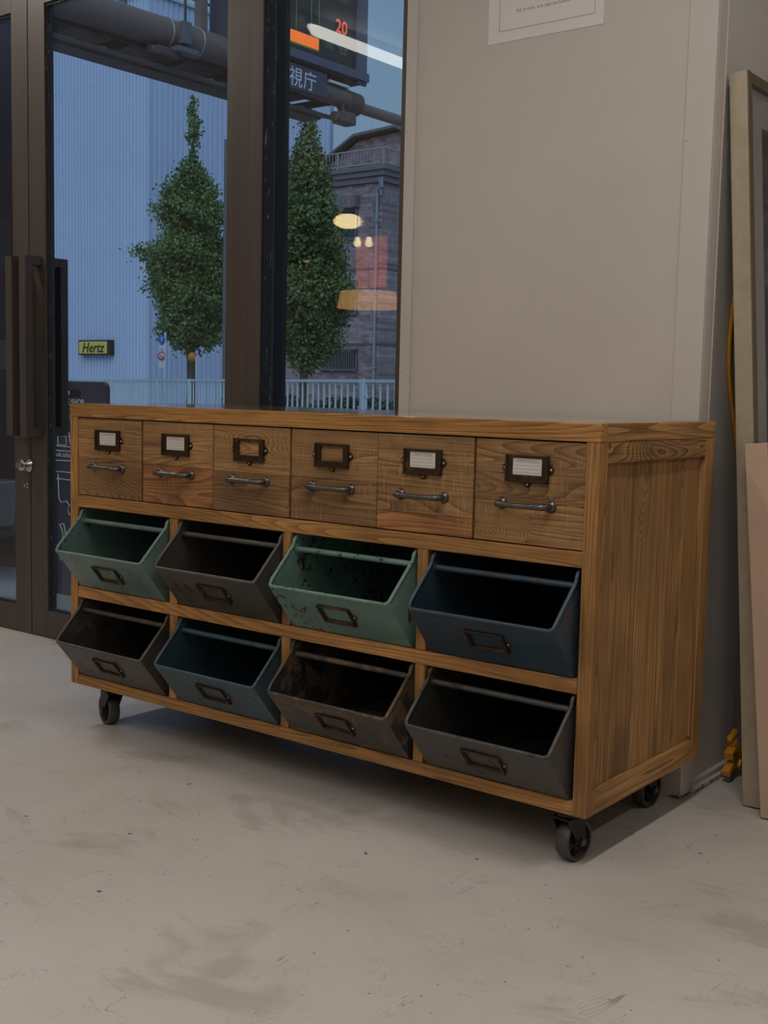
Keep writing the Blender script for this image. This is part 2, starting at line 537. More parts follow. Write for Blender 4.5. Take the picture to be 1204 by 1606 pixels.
# ------------------------------------------------------------------ doors and window
DY0, DY1 = .625, .665
GY0, GY1 = .648, .656
def leaf(name, x0, x1, hinge_pad, pull_x, gasket_right):
    d = thing(name, '', '', ((x0+x1)/2, DY0, 0), kind='structure')
    obj('stile', box(x0, x0+.095, DY0, DY1, .004, 2.36, .002), FRAME, d)
    obj('stile', box(x1-.095, x1, DY0, DY1, .004, 2.36, .002), FRAME, d)
    obj('bottom_rail', box(x0+.0955, x1-.0955, DY0, DY1, .004, .103, .002), FRAME, d)
    obj('top_rail', box(x0+.0955, x1-.0955, DY0, DY1, 2.255, 2.36, .002), FRAME, d)
    g = bmesh.new()
    for a in (x0+.0957, x1-.1017):
        bx(g, a, a+.006, DY0+.008, GY0-.0005, .104, 2.254)
    bx(g, x0+.102, x1-.102, DY0+.008, GY0-.0005, .104, .110)
    bx(g, x0+.102, x1-.102, DY0+.008, GY0-.0005, 2.248, 2.254)
    obj('glazing_gasket', g, GASKET, d)
    obj('glass_pane', box(x0+.096, x1-.096, GY0, GY1, .1035, 2.2545), GLASS, d)
    for sgn, nm in ((-1, 'pull_handle'), (1, 'outer_pull_handle')):
        h = bmesh.new()
        if sgn < 0: ya, yb, yc = .553, .585, DY0
        else: ya, yb, yc = .737, .705, DY1
        lo, hi = min(ya, yb), max(ya, yb)
        bx(h, pull_x[0], pull_x[1], lo, hi, .742, 1.385, .0015)
        a0, a1 = min(yb, yc), max(yb, yc)
        for z in (.742, 1.353):
            bx(h, pull_x[0]+.001, pull_x[1]-.001, a0, a1, z, z+.032, .0015)
        obj(nm, h, FRAME, d)
    return d
dl = leaf('door_1', -2.10, -1.0595, 0, (-1.098, -1.061), False)
dr = leaf('door_2', -1.0545, .048, 0, (-1.016, -.979), True)
k = bmesh.new()
mk = Matrix.Translation((-1.070, DY0, .634)) @ Matrix.Rotation(PI/2, 4, 'X') @ Matrix.Scale(1.4, 4)
lathe(k, [(.0, .001), (.022, .001), (.022, .004), (.017, .007), (.0165, .022), (.014, .026), (0, .026)], 20, mk)
bx(k, -1.090, -1.050, DY0-.042, DY0-.034, .626, .642, .001)
obj('lock_turn', k, CHROME, dl)
k = bmesh.new()
for dx_, dz_ in ((-.012, -.083), (.004, -.076), (.006, -.088)):
    lathe(k, [(0, .0015), (.004, .001), (.005, 0)], 8, Matrix.Translation((-1.085+dx_, DY0, .638+dz_)) @ Matrix.Rotation(PI/2, 4, 'X'))
obj('screw_cap', k, CHROME, dl)
# fixed frame : mullion, jamb, head, sill, outer jamb
mu = bmesh.new(); bx(mu, .0505, .107, .622, .735, 0, 2.44, .002)
struct('trim_4', mu, FRAME)
mg = bmesh.new(); bx(mg, .1072, .1095, .630, .668, .10, 2.28)
struct('trim_5', mg, GASKET)
rv = bmesh.new(); bx(rv, .1072, .1092, .682, .736, .10, 2.28); bx(rv, .1072, .1088, .623, .6295, .10, 2.28)
struct('trim_6', rv, REVEAL)
wj = thing('window_1', '', '', (.36, .63, 0), kind='structure')
obj('jamb', box(.622, .698, .630, .735, 0, 2.44, .002), FRAME, wj)
obj('sill_rail', box(.1100, .6215, .640, .72, .002, .10, .002), FRAME, wj)
obj('head_rail', box(.1100, .6215, .640, .72, 2.285, 2.44, .002), FRAME, wj)
obj('glass_pane', box(.1110, .6215, .670, .678, .1005, 2.2845), GLASS, wj)
hd = bmesh.new(); bx(hd, -2.16, .050, .622, .735, 2.365, 2.44, .002)
bx(hd, -2.16, -2.104, .622, .735, 0, 2.364, .002)
struct('trim_7', hd, FRAME)
struct('trim_8', box(-2.1, .05, .63, .72, 0, .0035), REVEAL)
# ------------------------------------------------------------------ ceiling lights (tubes parallel to Y)
DIFF = glow('lit_diffuser', (1.0, .94, .84), 3.0)
DIFF2 = glow('bare_lit_tube', (1.0, .95, .86), 7.0)
HOUS = plain('white_lamp_housing', (.7, .7, .68), .4)
def tube_light(x, y0, y1, z, label, power=LAMP_W):
    o = thing('ceiling_light', label, 'ceiling light', (x, (y0+y1)/2, z), group='tube lights on the ceiling')
    obj('housing', box(x-.022, x+.022, y0-.02, y1+.02, z+.0, RH-.002, .003), HOUS, o)
    d = bmesh.new()
    tube(d, [(x, y0, z-.008), (x, y0+.05, z-.020), (x, y1-.05, z-.020), (x, y1, z-.008)], [.014, .031, .031, .014], 12)
    obj('diffuser', d, DIFF if power > 0 else DIFF2, o, smooth=True)
    if power <= 0: return o
    ld = bpy.data.lights.new('tube_lamp', 'AREA'); ld.shape = 'RECTANGLE'
    ld.size = .06; ld.size_y = y1-y0; ld.energy = power; ld.color = LAMP_COL
    lo = bpy.data.objects.new('tube_lamp', ld); COL.objects.link(lo)
    lo.parent = o; lo.location = (0, 0, -.076)
    return o
tube_light(-1.71, -3.6, -1.50, 2.855, 'long white tube light mirrored in the narrow window pane', 0)
tube_light(-1.69, -.70, .45, 2.845, 'short unseen tube light added on the ceiling close to the glass doors', LAMP_W*1.3)  # added fixture, out of view; brightens the left floor and door frames
tube_light(2.19, -4.9, -2.9, 2.80, 'white tube light on the ceiling behind the viewer, right of the room middle', LAMP_W*1.1)
tube_light(2.19, -2.2, -.2, 2.80, 'white tube light on the ceiling in front of the white pier', LAMP_W*1.6)
tube_light(-1.65, -6.2, -4.2, 2.80, 'white tube light on the ceiling at the back of the shop, left', LAMP_W*.5)
tube_light(.30, -3.6, -1.6, 2.80, 'unseen fill tube light added on the ceiling in front of the cabinet middle', LAMP_W*1.15)  # added fixture, out of view; gives the cabinet front its light
tube_light(3.9, -.6, 1.4, 2.80, 'unseen ambient fill tube light added on the ceiling by the right wall', LAMP_W*.75)  # added fixture, out of view; lifts the ambient light on the right

# ------------------------------------------------------------------ the cabinet
WX, WD, ZB, ZT, ZT2 = 1.6, .54, .113, .883, .847
cab = thing('cabinet', 'reclaimed pine cabinet on iron casters with six label drawers above open metal bins', 'cabinet', (.8, .27, 0))
B = .0022
def cpart(name, b6, m, bev=B, **k):
    return obj(name, box(*b6, bev=bev), m, cab, **k)
cpart('top_front_edge', (0, 1.6, 0, .030, ZT2, ZT), MW['top'])
cpart('top_side_edge', (1.568, 1.6, .0305, .54, ZT2, ZT), MW['side_y'])
cpart('top_side_edge', (0, .032, .0305, .54, ZT2, ZT), MW['side_y'])
for i in range(4):
    y0 = .0305+i*.1274
    cpart('top_plank', (.0325, 1.5675, y0, y0+.1272, ZT2, ZT), MW['top'], .0006)
for x0 in (0, 1.5695):
    cpart('front_post', (x0, x0+.0305, .001, .034, ZB, ZT2-.0004), MW['rail_z'])
    cpart('rear_post', (x0, x0+.0305, .497, .54, ZB, ZT2-.0004), MW['side_z'])
xi0, xi1 = .0308, 1.5692
cpart('upper_rail', (xi0, xi1, .002, .030, .604, .6355), MW['rail_x'])
cpart('middle_rail', (xi0, xi1, .002, .030, .3562, .3862), MW['rail_x'])
cpart('bottom_rail', (xi0, xi1, .002, .030, ZB, .1405), MW['rail_x'])
for x0, x1 in ((.398, .4265), (.787, .813), (1.177, 1.203)):
    for z0, z1 in ((.1409, .3558), (.3866, .6036)):
        cpart('divider_post', (x0, x1, .003, .030, z0, z1), MW['rail_z'])
        cpart('divider_panel', (x0+.006, x1-.006, .0305, .515, z0, z1), MW['ply'], 0)
for z0, z1 in ((.606, .622), (.358, .374), (.115, .131)):
    cpart('shelf_board', (xi0, xi1, .0305, .515, z0, z1), MW['ply'], 0)
cpart('back_panel', (xi0, xi1, .516, .530, ZB, ZT2-.001), MW['ply'], 0)
# right side: frame with recessed planks
cpart('side_top_rail', (1.573, 1.5995, .0345, .4965, .806, ZT2-.0004), MW['swirl'])
cpart('side_bottom_rail', (1.573, 1.5995, .0345, .4965, ZB, .162), MW['side_y'])
cpart('side_top_rail', (.0005, .027, .0345, .4965, .806, ZT2-.0004), MW['side_y'])
cpart('side_bottom_rail', (.0005, .027, .0345, .4965, ZB, .162), MW['side_y'])
ys = [.0345, .134, .198, .252, .295, .348, .414, .4965]
for s, (xa, xb) in enumerate(((1.575, 1.589), (.011, .025))):
    for i in range(7):
        cpart('side_plank', (xa, xb+random.Random(i+s*9).uniform(-.0008, .0008), ys[i]+.0004, ys[i+1]-.0004, .1624, .8056), MW['side_z'], .0008)
# small cove strips around the recess
for y in (.0347, .4885):
    cpart('side_bead', (1.5893, 1.5945, y, y+.0078, .170, .798), MW['side_z'], .0015)

def holder_bm(w=.098, h=.054, thin=False):
    """card holder in local XZ, front towards -Y, origin at centre of outer frame, back at y=0"""
    b_ = bmesh.new()
    e = .008 if thin else .0155
    bt = .007 if thin else .0145
    tp = .006 if thin else .0065
    d = .0055
    # backing rim pieces
    bx(b_, -w/2, -w/2+e, -d, -.0003, -h/2, h/2, .0016)
    bx(b_, w/2-e, w/2, -d, -.0003, -h/2, h/2, .0016)
    bx(b_, -w/2+.001, w/2-.001, -d+.0004, -.0003, h/2-tp, h/2-.0003, .0012)
    bx(b_, -w/2+.001, w/2-.001, -d+.0003, -.0003, -h/2, -h/2+bt, .0016)
    # outer raised moulding
    for a in ((-w/2, -w/2+.005), (w/2-.005, w/2)):
        bx(b_, a[0], a[1], -d-.0022, -d+.0006, -h/2, h/2, .001)
    bx(b_, -w/2, w/2, -d-.0022, -d+.0006, -h/2, -h/2+.005, .001)
    # ears with screws
    for cx, cz, ang in ((-w/2, 0, PI/2), (w/2, 0, -PI/2), (0, -h/2, PI)):
        t = bmesh.new()
        N = 12
        top = [t.verts.new((.0085*math.cos(PI*k_/N), -.0022, .0095*math.sin(PI*k_/N))) for k_ in range(N+1)]
        bot = [t.verts.new((.0095*math.cos(PI*k_/N), -.0002, .0105*math.sin(PI*k_/N))) for k_ in range(N+1)]
        t.faces.new(top); t.faces.new(bot[::-1])
        for k_ in range(N): t.faces.new((top[k_], bot[k_], bot[k_+1], top[k_+1]))
        t.faces.new((top[0], top[-1], bot[-1], bot[0]))
        merge(b_, t, 0, Matrix.Translation((cx, 0, cz)) @ Matrix.Rotation(-ang, 4, 'Y'))
        dx, dz = math.sin(-ang)*.0042, math.cos(-ang)*.0042
        if abs(ang) == PI/2: dx, dz = (-.0042 if cx < 0 else .0042), 0
        else: dx, dz = 0, -.0042
        lathe(b_, [(0, .0022), (.0022, .0017), (.0030, 0)], 10, Matrix.Translation((cx+dx, -.0021, cz+dz)) @ Matrix.Rotation(PI/2, 4, 'X'), 1)
    return b_

def handle_bm(L=.112):
    b_ = bmesh.new()
    pts = [(-L/2, 0, 0), (-L/2, -.014, 0), (-L/2+.003, -.022, 0), (-L/2+.011, -.0265, 0), (-L/4, -.028, 0), (0, -.0285, 0), (L/4, -.028, 0),
           (L/2-.011, -.0265, 0), (L/2-.003, -.022, 0), (L/2, -.014, 0), (L/2, 0, 0)]
    tube(b_, pts, [.0078, .0066, .0064, .0062, .0059, .0058, .0059, .0062, .0064, .0066, .0078], 12)
    for s in (-1, 1):
        lathe(b_, [(0, .0085), (.005, .0078), (.0095, .0052), (.0122, .0018), (.0125, 0), (0, 0)], 20,
              Matrix.Translation((s*L/2, 0, 0)) @ Matrix.Rotation(PI/2, 4, 'X'))
    # centre seam ring
    for s in (-1, 1):
        tube(b_, [(s*(L/2-.016), -.0273, 0), (s*(L/2-.020), -.0276, 0)], .0062, 12)
    return b_

dx_list = [(.0325, .2885), (.2940, .5505), (.5535, .8035), (.8090, 1.0610), (1.0635, 1.3125), (1.3175, 1.5680)]
joints = [[.738], [.735], [.733], [.735], [.678], [.778, .721]]
has_card = [1, 1, 0, 0, 1, 1]
order = ['leftmost', 'second from the left', 'third from the left', 'fourth from the left', 'fifth from the left', 'rightmost']
drawers = []
for i, ((x0, x1), js) in enumerate(zip(dx_list, joints)):
    xc = (x0+x1)/2
    yf = .0035 + (.0, .001, .0, .0015, .0, .001)[i]
    d = cpart('drawer', (x0+.003, x1-.003, .022, .44, .642, .836), MW['ply'], 0,
              label=('drawer with a white ruled card in its holder' if has_card[i] else 'drawer whose card holder is empty'))
    zs = [.6378]+sorted(js)+[.8445]
    for k_ in range(len(zs)-1):
        rnd = random.Random(i*7+k_)
        pm = MW['drawer2'] if (i, k_) in ((1, 0), (4, 0)) else MW['drawer']
        obj('front_plank', box(x0, x1, yf+rnd.uniform(0, .0009), .0215, zs[k_]+.0003, zs[k_+1]-.0003, .0009), pm, d)
    hb = holder_bm(); hb.transform(Matrix.Translation((xc-.002, yf, .7885)))
    obj('card_holder', hb, [BRONZE, SCREW], d)
    if has_card[i]:
        cbm = box(xc-.038, xc+.034, yf-.0028, yf-.0018, .7715, .811)
        obj('paper_card', cbm, CARD, d)
        ln = bmesh.new()
        for j_, z in enumerate((.8005, .7945, .7875, .7805)):
            if j_ == 0:
                merge(ln, text_bm('CRASH GATE No.', .0058, face_my(xc-.002, yf-.0029, .8020), .00005, space=1.1))
            bx(ln, xc-.031, xc+.027, yf-.00295, yf-.00285, z-.0003, z+.0002)
        obj('card_print', ln, INK, d)
    hb = handle_bm(.112); hb.transform(Matrix.Translation((xc-.004, yf, .7165)))
    obj('pull', hb, STEEL, d)
    drawers.append(d)

# casters
def caster(x, y, ang, label):
    TR = .022
    T = Matrix.Translation((x, y, 0)) @ Matrix.Rotation(ang, 4, 'Z')     # local x = axle
    r, w, zc = .0425, .030, .0427
    f = bmesh.new()
    t = bmesh.new(); bx(t, -.034, .034, -.030-TR, .030-TR, .1095, .1128, .001); merge(f, t, 0, T)
    t = bmesh.new(); lathe(t, [(0, .1095), (.024, .1095), (.026, .104), (.022, .098), (.020, .094), (0, .094)], 20); merge(f, t, 0, T @ Matrix.Translation((0, -TR, 0)))
    off = .012
    for s in (-1, 1):
        xa, xb = (s*.0185, s*.0215) if s > 0 else (-.0215, -.0185)
        t = bmesh.new()
        prism(t, [(-.046, .0965), (-.046, .088), (-.012, zc-.002), (-.006, zc-.011), (.006, zc-.011), (.010, zc-.002), (.009, .0965)], xa, xb, 'x')
        merge(f, t, 0, T)
    t = bmesh.new(); bx(t, -.0215, .0215, -.046, .009, .0925, .0965, .001); merge(f, t, 0, T)
    fo = obj('caster', f, IRON, cab, label=label)
    wb = bmesh.new()
    TW = T @ Matrix.Translation((0, 0, zc)) @ Matrix.Rotation(PI/2, 4, 'Y')
    lathe(wb, [(r-.007, -w/2), (r-.0012, -w/2), (r, -w/2+.002), (r, w/2-.002), (r-.0012, w/2), (r-.007, w/2), (r-.008, .004), (r-.008, -.004), (r-.007, -w/2)], 40, TW, 1)
    lathe(wb, [(0, -w/2-.001), (.010, -w/2-.001), (.0115, -w/2+.001), (.0115, w/2-.001), (.010, w/2+.001), (0, w/2+.001)], 20, TW, 0)
    # web with five holes: inner ring, outer ring, spokes
    lathe(wb, [(.0095, -.004), (.0165, -.004), (.0165, .004), (.0095, .004), (.0095, -.004)], 30, TW, 0)
    lathe(wb, [(.0285, -.004), (r-.0075, -.004), (r-.0075, .004), (.0285, .004), (.0285, -.004)], 40, TW, 0)
    for k_ in range(5):
        a = 2*PI*k_/5+.3
        t = bmesh.new()
        aw = .47
        pts = [(.0155*math.cos(a-aw*1.0), .0155*math.sin(a-aw*1.0)), (.0295*math.cos(a-aw*.85), .0295*math.sin(a-aw*.85)),
               (.0298*math.cos(a), .0298*math.sin(a)), (.0295*math.cos(a+aw*.85), .0295*math.sin(a+aw*.85)), (.0155*math.cos(a+aw*1.0), .0155*math.sin(a+aw*1.0))]
        prism(t, pts, -.004, .004, 'z')
        merge(wb, t, 0, TW)
    obj('wheel', wb, [IRON, TREAD], fo, smooth=True)
    ax = bmesh.new()
    tube(ax, [TW @ Vector((0, 0, -.025)), TW @ Vector((0, 0, .025))], .0045, 8)
    for s in (-1, 1):
        tube(ax, [TW @ Vector((0, 0, s*.0216)), TW @ Vector((0, 0, s*.027))], .008, 6)
    obj('axle_bolt', ax, TREAD, fo)
caster(1.543, .062, math.radians(-8), 'caster with its spoked wheel turned side on')
caster(.088, .062, math.radians(72), 'caster swivelled so the tread faces the window')
caster(1.513, .455, math.radians(-5), 'caster')
caster(.10, .47, math.radians(20), 'caster')

# ------------------------------------------------------------------ metal bins
BW = .345
def bin_(x0, z0, paint, label, worn=False):
    t = thing('metal_bin', label, 'bin', (x0, .0, z0), group='tilted metal bins in the open compartments')
    # side profile (y, z) local : A bottom front, B lip, C upper, then back
    zc = .211
    A, Bp = (.004, .0015), (-.080, .104)
    n_ = 6
    arc = [(.002+.020*(1-math.cos(a_)), zc-.020+.020*math.sin(a_)) for a_ in [PI/2*k_/n_ for k_ in range(n_+1)]]
    side = [A, Bp, (-.0035, .185)] + arc + [(.20, zc-.012), (.46, .150), (.46, .0015)]
    th = .0022
    body = bmesh.new()
    for xa, xb in ((0, th), (BW-th, BW)):
        prism(body, side, xa, xb, 'x')
    # front, bottom, back sheets
    def sheet(p, q, thk=th):
        d_ = Vector((q[0]-p[0], q[1]-p[1])).normalized(); nn = Vector((-d_[1], d_[0]))*thk
        prism(body, [p, q, (q[0]+nn[0], q[1]+nn[1]), (p[0]+nn[0], p[1]+nn[1])], th, BW-th, 'x')
    sheet(Bp, A); sheet(A, (.46, .0015)); sheet((.46, .0015), (.46, .150))
    bo = obj('body', body, paint, t, local=True)
    # rolled rim
    rim = bmesh.new()
    rr = .0042
    def rimside(x):
        return [(x, .055, zc-.002), (x, .022, zc)] + [(x, y, z) for y, z in arc[::-1]] + [(x, -.0035, .185)]
    L = rimside(.001); Rr = rimside(BW-.001)
    cl = [(.0012, -.070, .118), (.003, -.0778, .1080), (.010, -.0808, .1040)]
    cr = [(BW-.010, -.0808, .1040), (BW-.003, -.0778, .1080), (BW-.0012, -.070, .118)]
    tube(rim, L+cl+[(BW/2, -.0808, .104)]+cr+Rr[::-1], rr, 10)
    obj('rolled_rim', rim, paint, t, local=True, smooth=True)
    rod = bmesh.new()
    tube(rod, [(th, .013, .180), (BW-th, .013, .180)], .0065, 12)
    for x in (th+.001, BW-th-.004):
        tube(rod, [(x, .013, .180), (x+.003, .013, .180)], .011, 12)
    obj('cross_rod', rod, paint, t, local=True, smooth=True)
    # pivot bracket at the right side
    br = bmesh.new(); bx(br, BW, BW+.0025, -.012, -.004, .060, .105, .0008)
    obj('side_tab', br, STEEL, t, local=True)
    # card holder on the sloping front
    sl = math.atan2(.084, .1025)       # lean of the front sheet
    Mh = Matrix.Translation((BW/2, -.0405, .0560)) @ Matrix.Rotation(sl, 4, 'X')
    hb = holder_bm(.092, .052, True); hb.transform(Mh)
    obj('card_holder', hb, [BRONZE2, SCREW], t, local=True)
    return t
bin_(.0415, .3868, MB['mint2'], 'chipped mint green metal bin at the left end of the upper row')
bin_(.4350, .3868, MB['taupe'], 'dark taupe metal bin in the upper row, between two mint green ones')
bin_(.8220, .3868, MB['mint'], 'flaking mint green metal bin above the patchy steel bin')
bin_(1.2150, .3868, MB['navy'], 'dark blue metal bin at the right end of the upper row')
bin_(.0415, .1411, MB['brown'], 'brownish steel bin in the lower left corner of the cabinet')
bin_(.4350, .1411, MB['blue'], 'slate blue metal bin in the lower row')
bin_(.8220, .1411, MB['rust'], 'dark steel bin with brown patches, in the lower row under the mint bin')
bin_(1.2150, .1411, MB['grey'], 'plain grey metal bin in the lower right corner of the cabinet')

# ------------------------------------------------------------------ notice on the pier
nb = bmesh.new(); bx(nb, .950, 1.271, .5538, .5548, 1.800, 2.255)
notice = obj('notice', nb, PAPER, base=(1.116, .5544, 1.80))
tag(notice, 'white paper notice with a thin black border taped on the white pier', 'notice')
ib = bmesh.new()
for a in ((.982, 1.2475, 1.8270, 1.8278), (.982, 1.2475, 2.2270, 2.2278)): bx(ib, a[0], a[1], .5534, .5537, a[2], a[3])
for a in ((.982, .9828), (1.2467, 1.2475)): bx(ib, a[0], a[1], .5534, .5537, 1.8275, 2.2275)
obj('printed_border', ib, INK, notice)
obj('printed_text', text_bm('All prices are tax-included.', .0115, face_my(1.107, .5536, 1.8665), .0001, space=1.18), INK, notice)

# ------------------------------------------------------------------ leaning frames on the right
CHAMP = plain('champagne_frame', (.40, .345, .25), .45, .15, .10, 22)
CHAMPD = plain('champagne_frame_shaded', (.165, .135, .090), .45, .15, .08, 22)  # darker copy of the frame colour, shade painted in
MAT_W = plain('white_mat_board', (.56, .48, .46), .6, var=.02)
def print_mat():
    m, n, l, b = new_mat('dark_abstract_print')
    v = mapped(n, l, (1, 6, 14), False)
    s = noise(n, l, v, 1, 5, .65, .8)
    l.new(ramp(n, l, s, [(.35, (.03, .03, .03)), (.5, (.07, .068, .07)), (.62, (.20, .19, .195))]), b.inputs['Base Color'])
    b.inputs['Roughness'].default_value = .3
    return m
fr = thing('framed_print', 'tall champagne framed print leaning on the side wall', 'picture frame', (1.686, .60, 0), (0, 0, 0))
# local: x = thickness towards +X, y along wall, z up; leaned about Y
lean1 = -math.atan2(.121, 1.650)
fr.rotation_euler = (0, lean1, 0)
H1, D1, T1 = 1.660, .62, .041
f = bmesh.new()
bx(f, 0, T1, 0, .024, 0.002, H1, .0015)
obj('frame_side', f, CHAMP, fr, local=True)
obj('frame_side', box(0, T1, D1-.024, D1, 0.002, H1, bev=.0015), CHAMP, fr, local=True)
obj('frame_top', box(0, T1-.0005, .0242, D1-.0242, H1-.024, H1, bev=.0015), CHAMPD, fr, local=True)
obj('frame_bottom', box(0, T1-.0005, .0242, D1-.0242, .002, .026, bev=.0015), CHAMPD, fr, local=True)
obj('frame_face', box(T1+.0002, T1+.0022, .0004, .0235, .003, H1-.001, bev=.0006), CHAMPD, fr, local=True, label='front face of the frame with shade painted into its colour')
obj('mat_board', box(T1-.014, T1-.012, .0244, D1-.0244, .0265, H1-.0245), MAT_W, fr, local=True)
obj('dark_print', box(T1-.0118, T1-.0112, .115, D1-.105, .10, H1-.105), print_mat(), fr, local=True)
obj('glass_sheet', box(T1-.008, T1-.006, .0246, D1-.0246, .0268, H1-.0248), GLASS, fr, local=True)
obj('backing_board', box(.004, .010, .0246, D1-.0246, .0268, H1-.0248), MW['ply'], fr, local=True)

PINK = plain('pale_pink_wood', (.56, .40, .30), .6, var=.05, nscale=8)
PINKD = wood('pale_wood_face', 'z', (.40, .285, .20), (.34, .235, .16), rings=18, rough=.6)
f2 = thing('wood_panel_frame', 'low pale pinkish wood frame leaning in front of the champagne frame', 'picture frame', (1.7475, .548, 0))
f2.rotation_euler = (0, -math.atan2(.082, .835), 0)
H2, D2, T2 = .840, .50, .050
obj('frame_side', box(0, T2, 0, .03, .002, H2, bev=.0015), PINK, f2, local=True)
obj('frame_side', box(0, T2, D2-.03, D2, .002, H2, bev=.0015), PINK, f2, local=True)
obj('frame_top', box(0, T2, .0302, D2-.0302, H2-.03, H2, bev=.0015), PINKD, f2, local=True)
obj('frame_bottom', box(0, T2, .0302, D2-.0302, .002, .032, bev=.0015), PINKD, f2, local=True)
obj('front_panel', box(T2-.012, T2-.004, .0304, D2-.0304, .0325, H2-.0305), PINKD, f2, local=True)

# ------------------------------------------------------------------ yellow triple outlet and cord
YEL = plain('orange_yellow_plastic', (.62, .27, .012), .4, var=.12, nscale=15)
yo = thing('triple_outlet', 'orange yellow triple outlet on the floor behind the leaning frames', 'extension plug', (1.60, .73, 0))
yo.location = (1.589, .778, 0.002); yo.scale = (.88, .88, .88)
ybm = bmesh.new()
def capsule(bm_, p, q_, r0, r1, seg=12):
    p, q_ = Vector(p), Vector(q_); d_ = (q_-p)
    pts, rs = [], []
    for t_, k_ in ((-.12, .45), (-.05, .85), (0, 1), (1, 1), (1.05, .85), (1.12, .45)):
        pts.append(p+d_*t_); rs.append((r0+(r1-r0)*min(1, max(0, t_)))*k_)
    tube(bm_, pts, rs, seg)
capsule(ybm, (1.600, .715, .108), (1.603, .762, .050), .015, .019)
obj('body', ybm, YEL, yo, smooth=True)
s1 = bmesh.new()
capsule(s1, (1.602, .694, .119), (1.598, .742, .130), .0095, .0095, 10)
obj('socket_arm', s1, YEL, yo, smooth=True)
def blk(c, sx_, sy_, sz_, rx):
    t = bmesh.new(); bx(t, -sx_/2, sx_/2, -sy_/2, sy_/2, -sz_/2, sz_/2, .003)
    t.transform(Matrix.Translation(c) @ Matrix.Rotation(rx, 4, 'X')); return t
s2 = bmesh.new(); merge(s2, blk((1.604, .700, .078), .026, .030, .024, math.radians(25)))
merge(s2, blk((1.604, .725, .068), .018, .030, .018, math.radians(-20)))
so = obj('socket_arm', s2, YEL, yo)
pin = bmesh.new()
for d_ in (-.007, 0, .007):
    merge(pin, blk((1.6172, .700+d_, .0785), .0015, .002, .014, math.radians(25)))
obj('slot', pin, plain('brown_slots', (.20, .085, .01), .6), so)
s3 = bmesh.new(); merge(s3, blk((1.603, .695, .036), .024, .046, .020, math.radians(28)))
merge(s3, blk((1.603, .722, .053), .016, .018, .022, math.radians(50)))
obj('socket_arm', s3, YEL, yo)
s4 = bmesh.new(); merge(s4, blk((1.605, .750, .036), .030, .034, .024, math.radians(-35)))
obj('socket_arm', s4, YEL, yo)
ad = bmesh.new(); merge(ad, blk((1.602, .700, .0115), .020, .030, .020, 0))
obj('plug_foot', ad, plain('grey_plug', (.09, .11, .10), .5), yo, label='small grey plug foot')
cordp = [(1.5905, .828, .040), (1.588, .86, .045), (1.575, .90, .15), (1.565, .86, .45), (1.562, .78, .78), (1.5605, .712, .95), (1.5605, .692, 1.04), (1.5605, .70, 1.14), (1.5605, .74, 1.25), (1.5605, .82, 1.37)]
def smooth_pts(P, m_=5):
    P = [Vector(p) for p in P]; out = []
    for i in range(len(P)-1):
        a = P[max(0, i-1)]; b_ = P[i]; c_ = P[i+1]; d_ = P[min(len(P)-1, i+2)]
        for k_ in range(m_):
            t_ = k_/m_
            out.append(.5*((2*b_)+(c_-a)*t_+(2*a-5*b_+4*c_-d_)*t_*t_+(3*b_-a-3*c_+d_)*t_**3))
    out.append(P[-1]); return out
cordp = [tuple(Vector((1.60, .73, 0))+(Vector(p)-Vector((1.589, .778, .002)))/.88) for p in cordp]
cbm = bmesh.new(); tube(cbm, smooth_pts(cordp), .0052, 8)
obj('cord', cbm, YEL, yo, smooth=True)

# ------------------------------------------------------------------ lamps and cloths further back in the shop (seen mirrored in the glass)
BRASS = plain('aged_brass', (.40, .27, .12), .35, .8, .1)
pl = thing('pendant_lamp', 'glowing glass pendant lamp in a brass hoop, mirrored in the narrow pane', 'pendant lamp', (-3.24, -3.67, 2.2))
g = bmesh.new(); lathe(g, [(0, .055), (.05, .052), (.092, .034), (.112, .004), (.104, -.02), (.06, -.045), (0, -.052)], 28, Matrix.Translation((-3.24, -3.67, 2.2)))
obj('shade', g, glow('warm_glass_glow', (1.0, .76, .36), 11.0), pl, smooth=True)
g = bmesh.new(); tube(g, [(-3.24+.13*math.cos(a), -3.67, 2.18+.13*math.sin(a)) for a in [2*PI*k_/28 for k_ in range(28)]], .005, 8, closed=True)
obj('hoop', g, BRASS, pl, smooth=True)
g = bmesh.new(); tube(g, [(-3.24, -3.67, 2.31), (-3.24, -3.67, RH-.01)], .004, 6); lathe(g, [(0, 0), (.05, 0), (.05, -.02), (0, -.02)], 16, Matrix.Translation((-3.24, -3.67, RH-.001)))
obj('cord', g, BRASS, pl)
for i, (x, y, lab) in enumerate(((-2.876, -3.345, 'small glass bulb lamp hanging left of its twin near the hooped lamp'), (-2.802, -3.384, 'small glass bulb lamp hanging right of its twin near the hooped lamp'))):
    bl = thing('bulb_lamp', lab, 'lamp', (x, y, 1.98), group='small bulb lamps')
    g = bmesh.new(); lathe(g, [(0, .04), (.012, .038), (.018, .02), (.026, -.005), (.02, -.028), (0, -.034)], 16, Matrix.Translation((x, y, 1.99)))
    obj('bulb', g, glow('bulb_glow', (1.0, .85, .45), 9.0), bl, smooth=True)
    g = bmesh.new(); tube(g, [(x, y, 2.03), (x, y, RH-.003)], .003, 6); lathe(g, [(0, .05), (.014, .05), (.014, .0), (0, .0)], 12, Matrix.Translation((x, y, 2.03)))
    obj('cord', g, IRON, bl)
be = thing('bell_lamp', 'dark green metal bell pendant shade further back in the shop', 'pendant lamp', (-4.13, -4.2, 2.0))
g = bmesh.new(); lathe(g, [(.02, .12), (.03, .10), (.05, .06), (.10, .02), (.17, -.005), (.168, -.008), (.098, .015), (.045, .05), (.02, .09)], 28, Matrix.Translation((-4.13, -4.2, 2.0)))
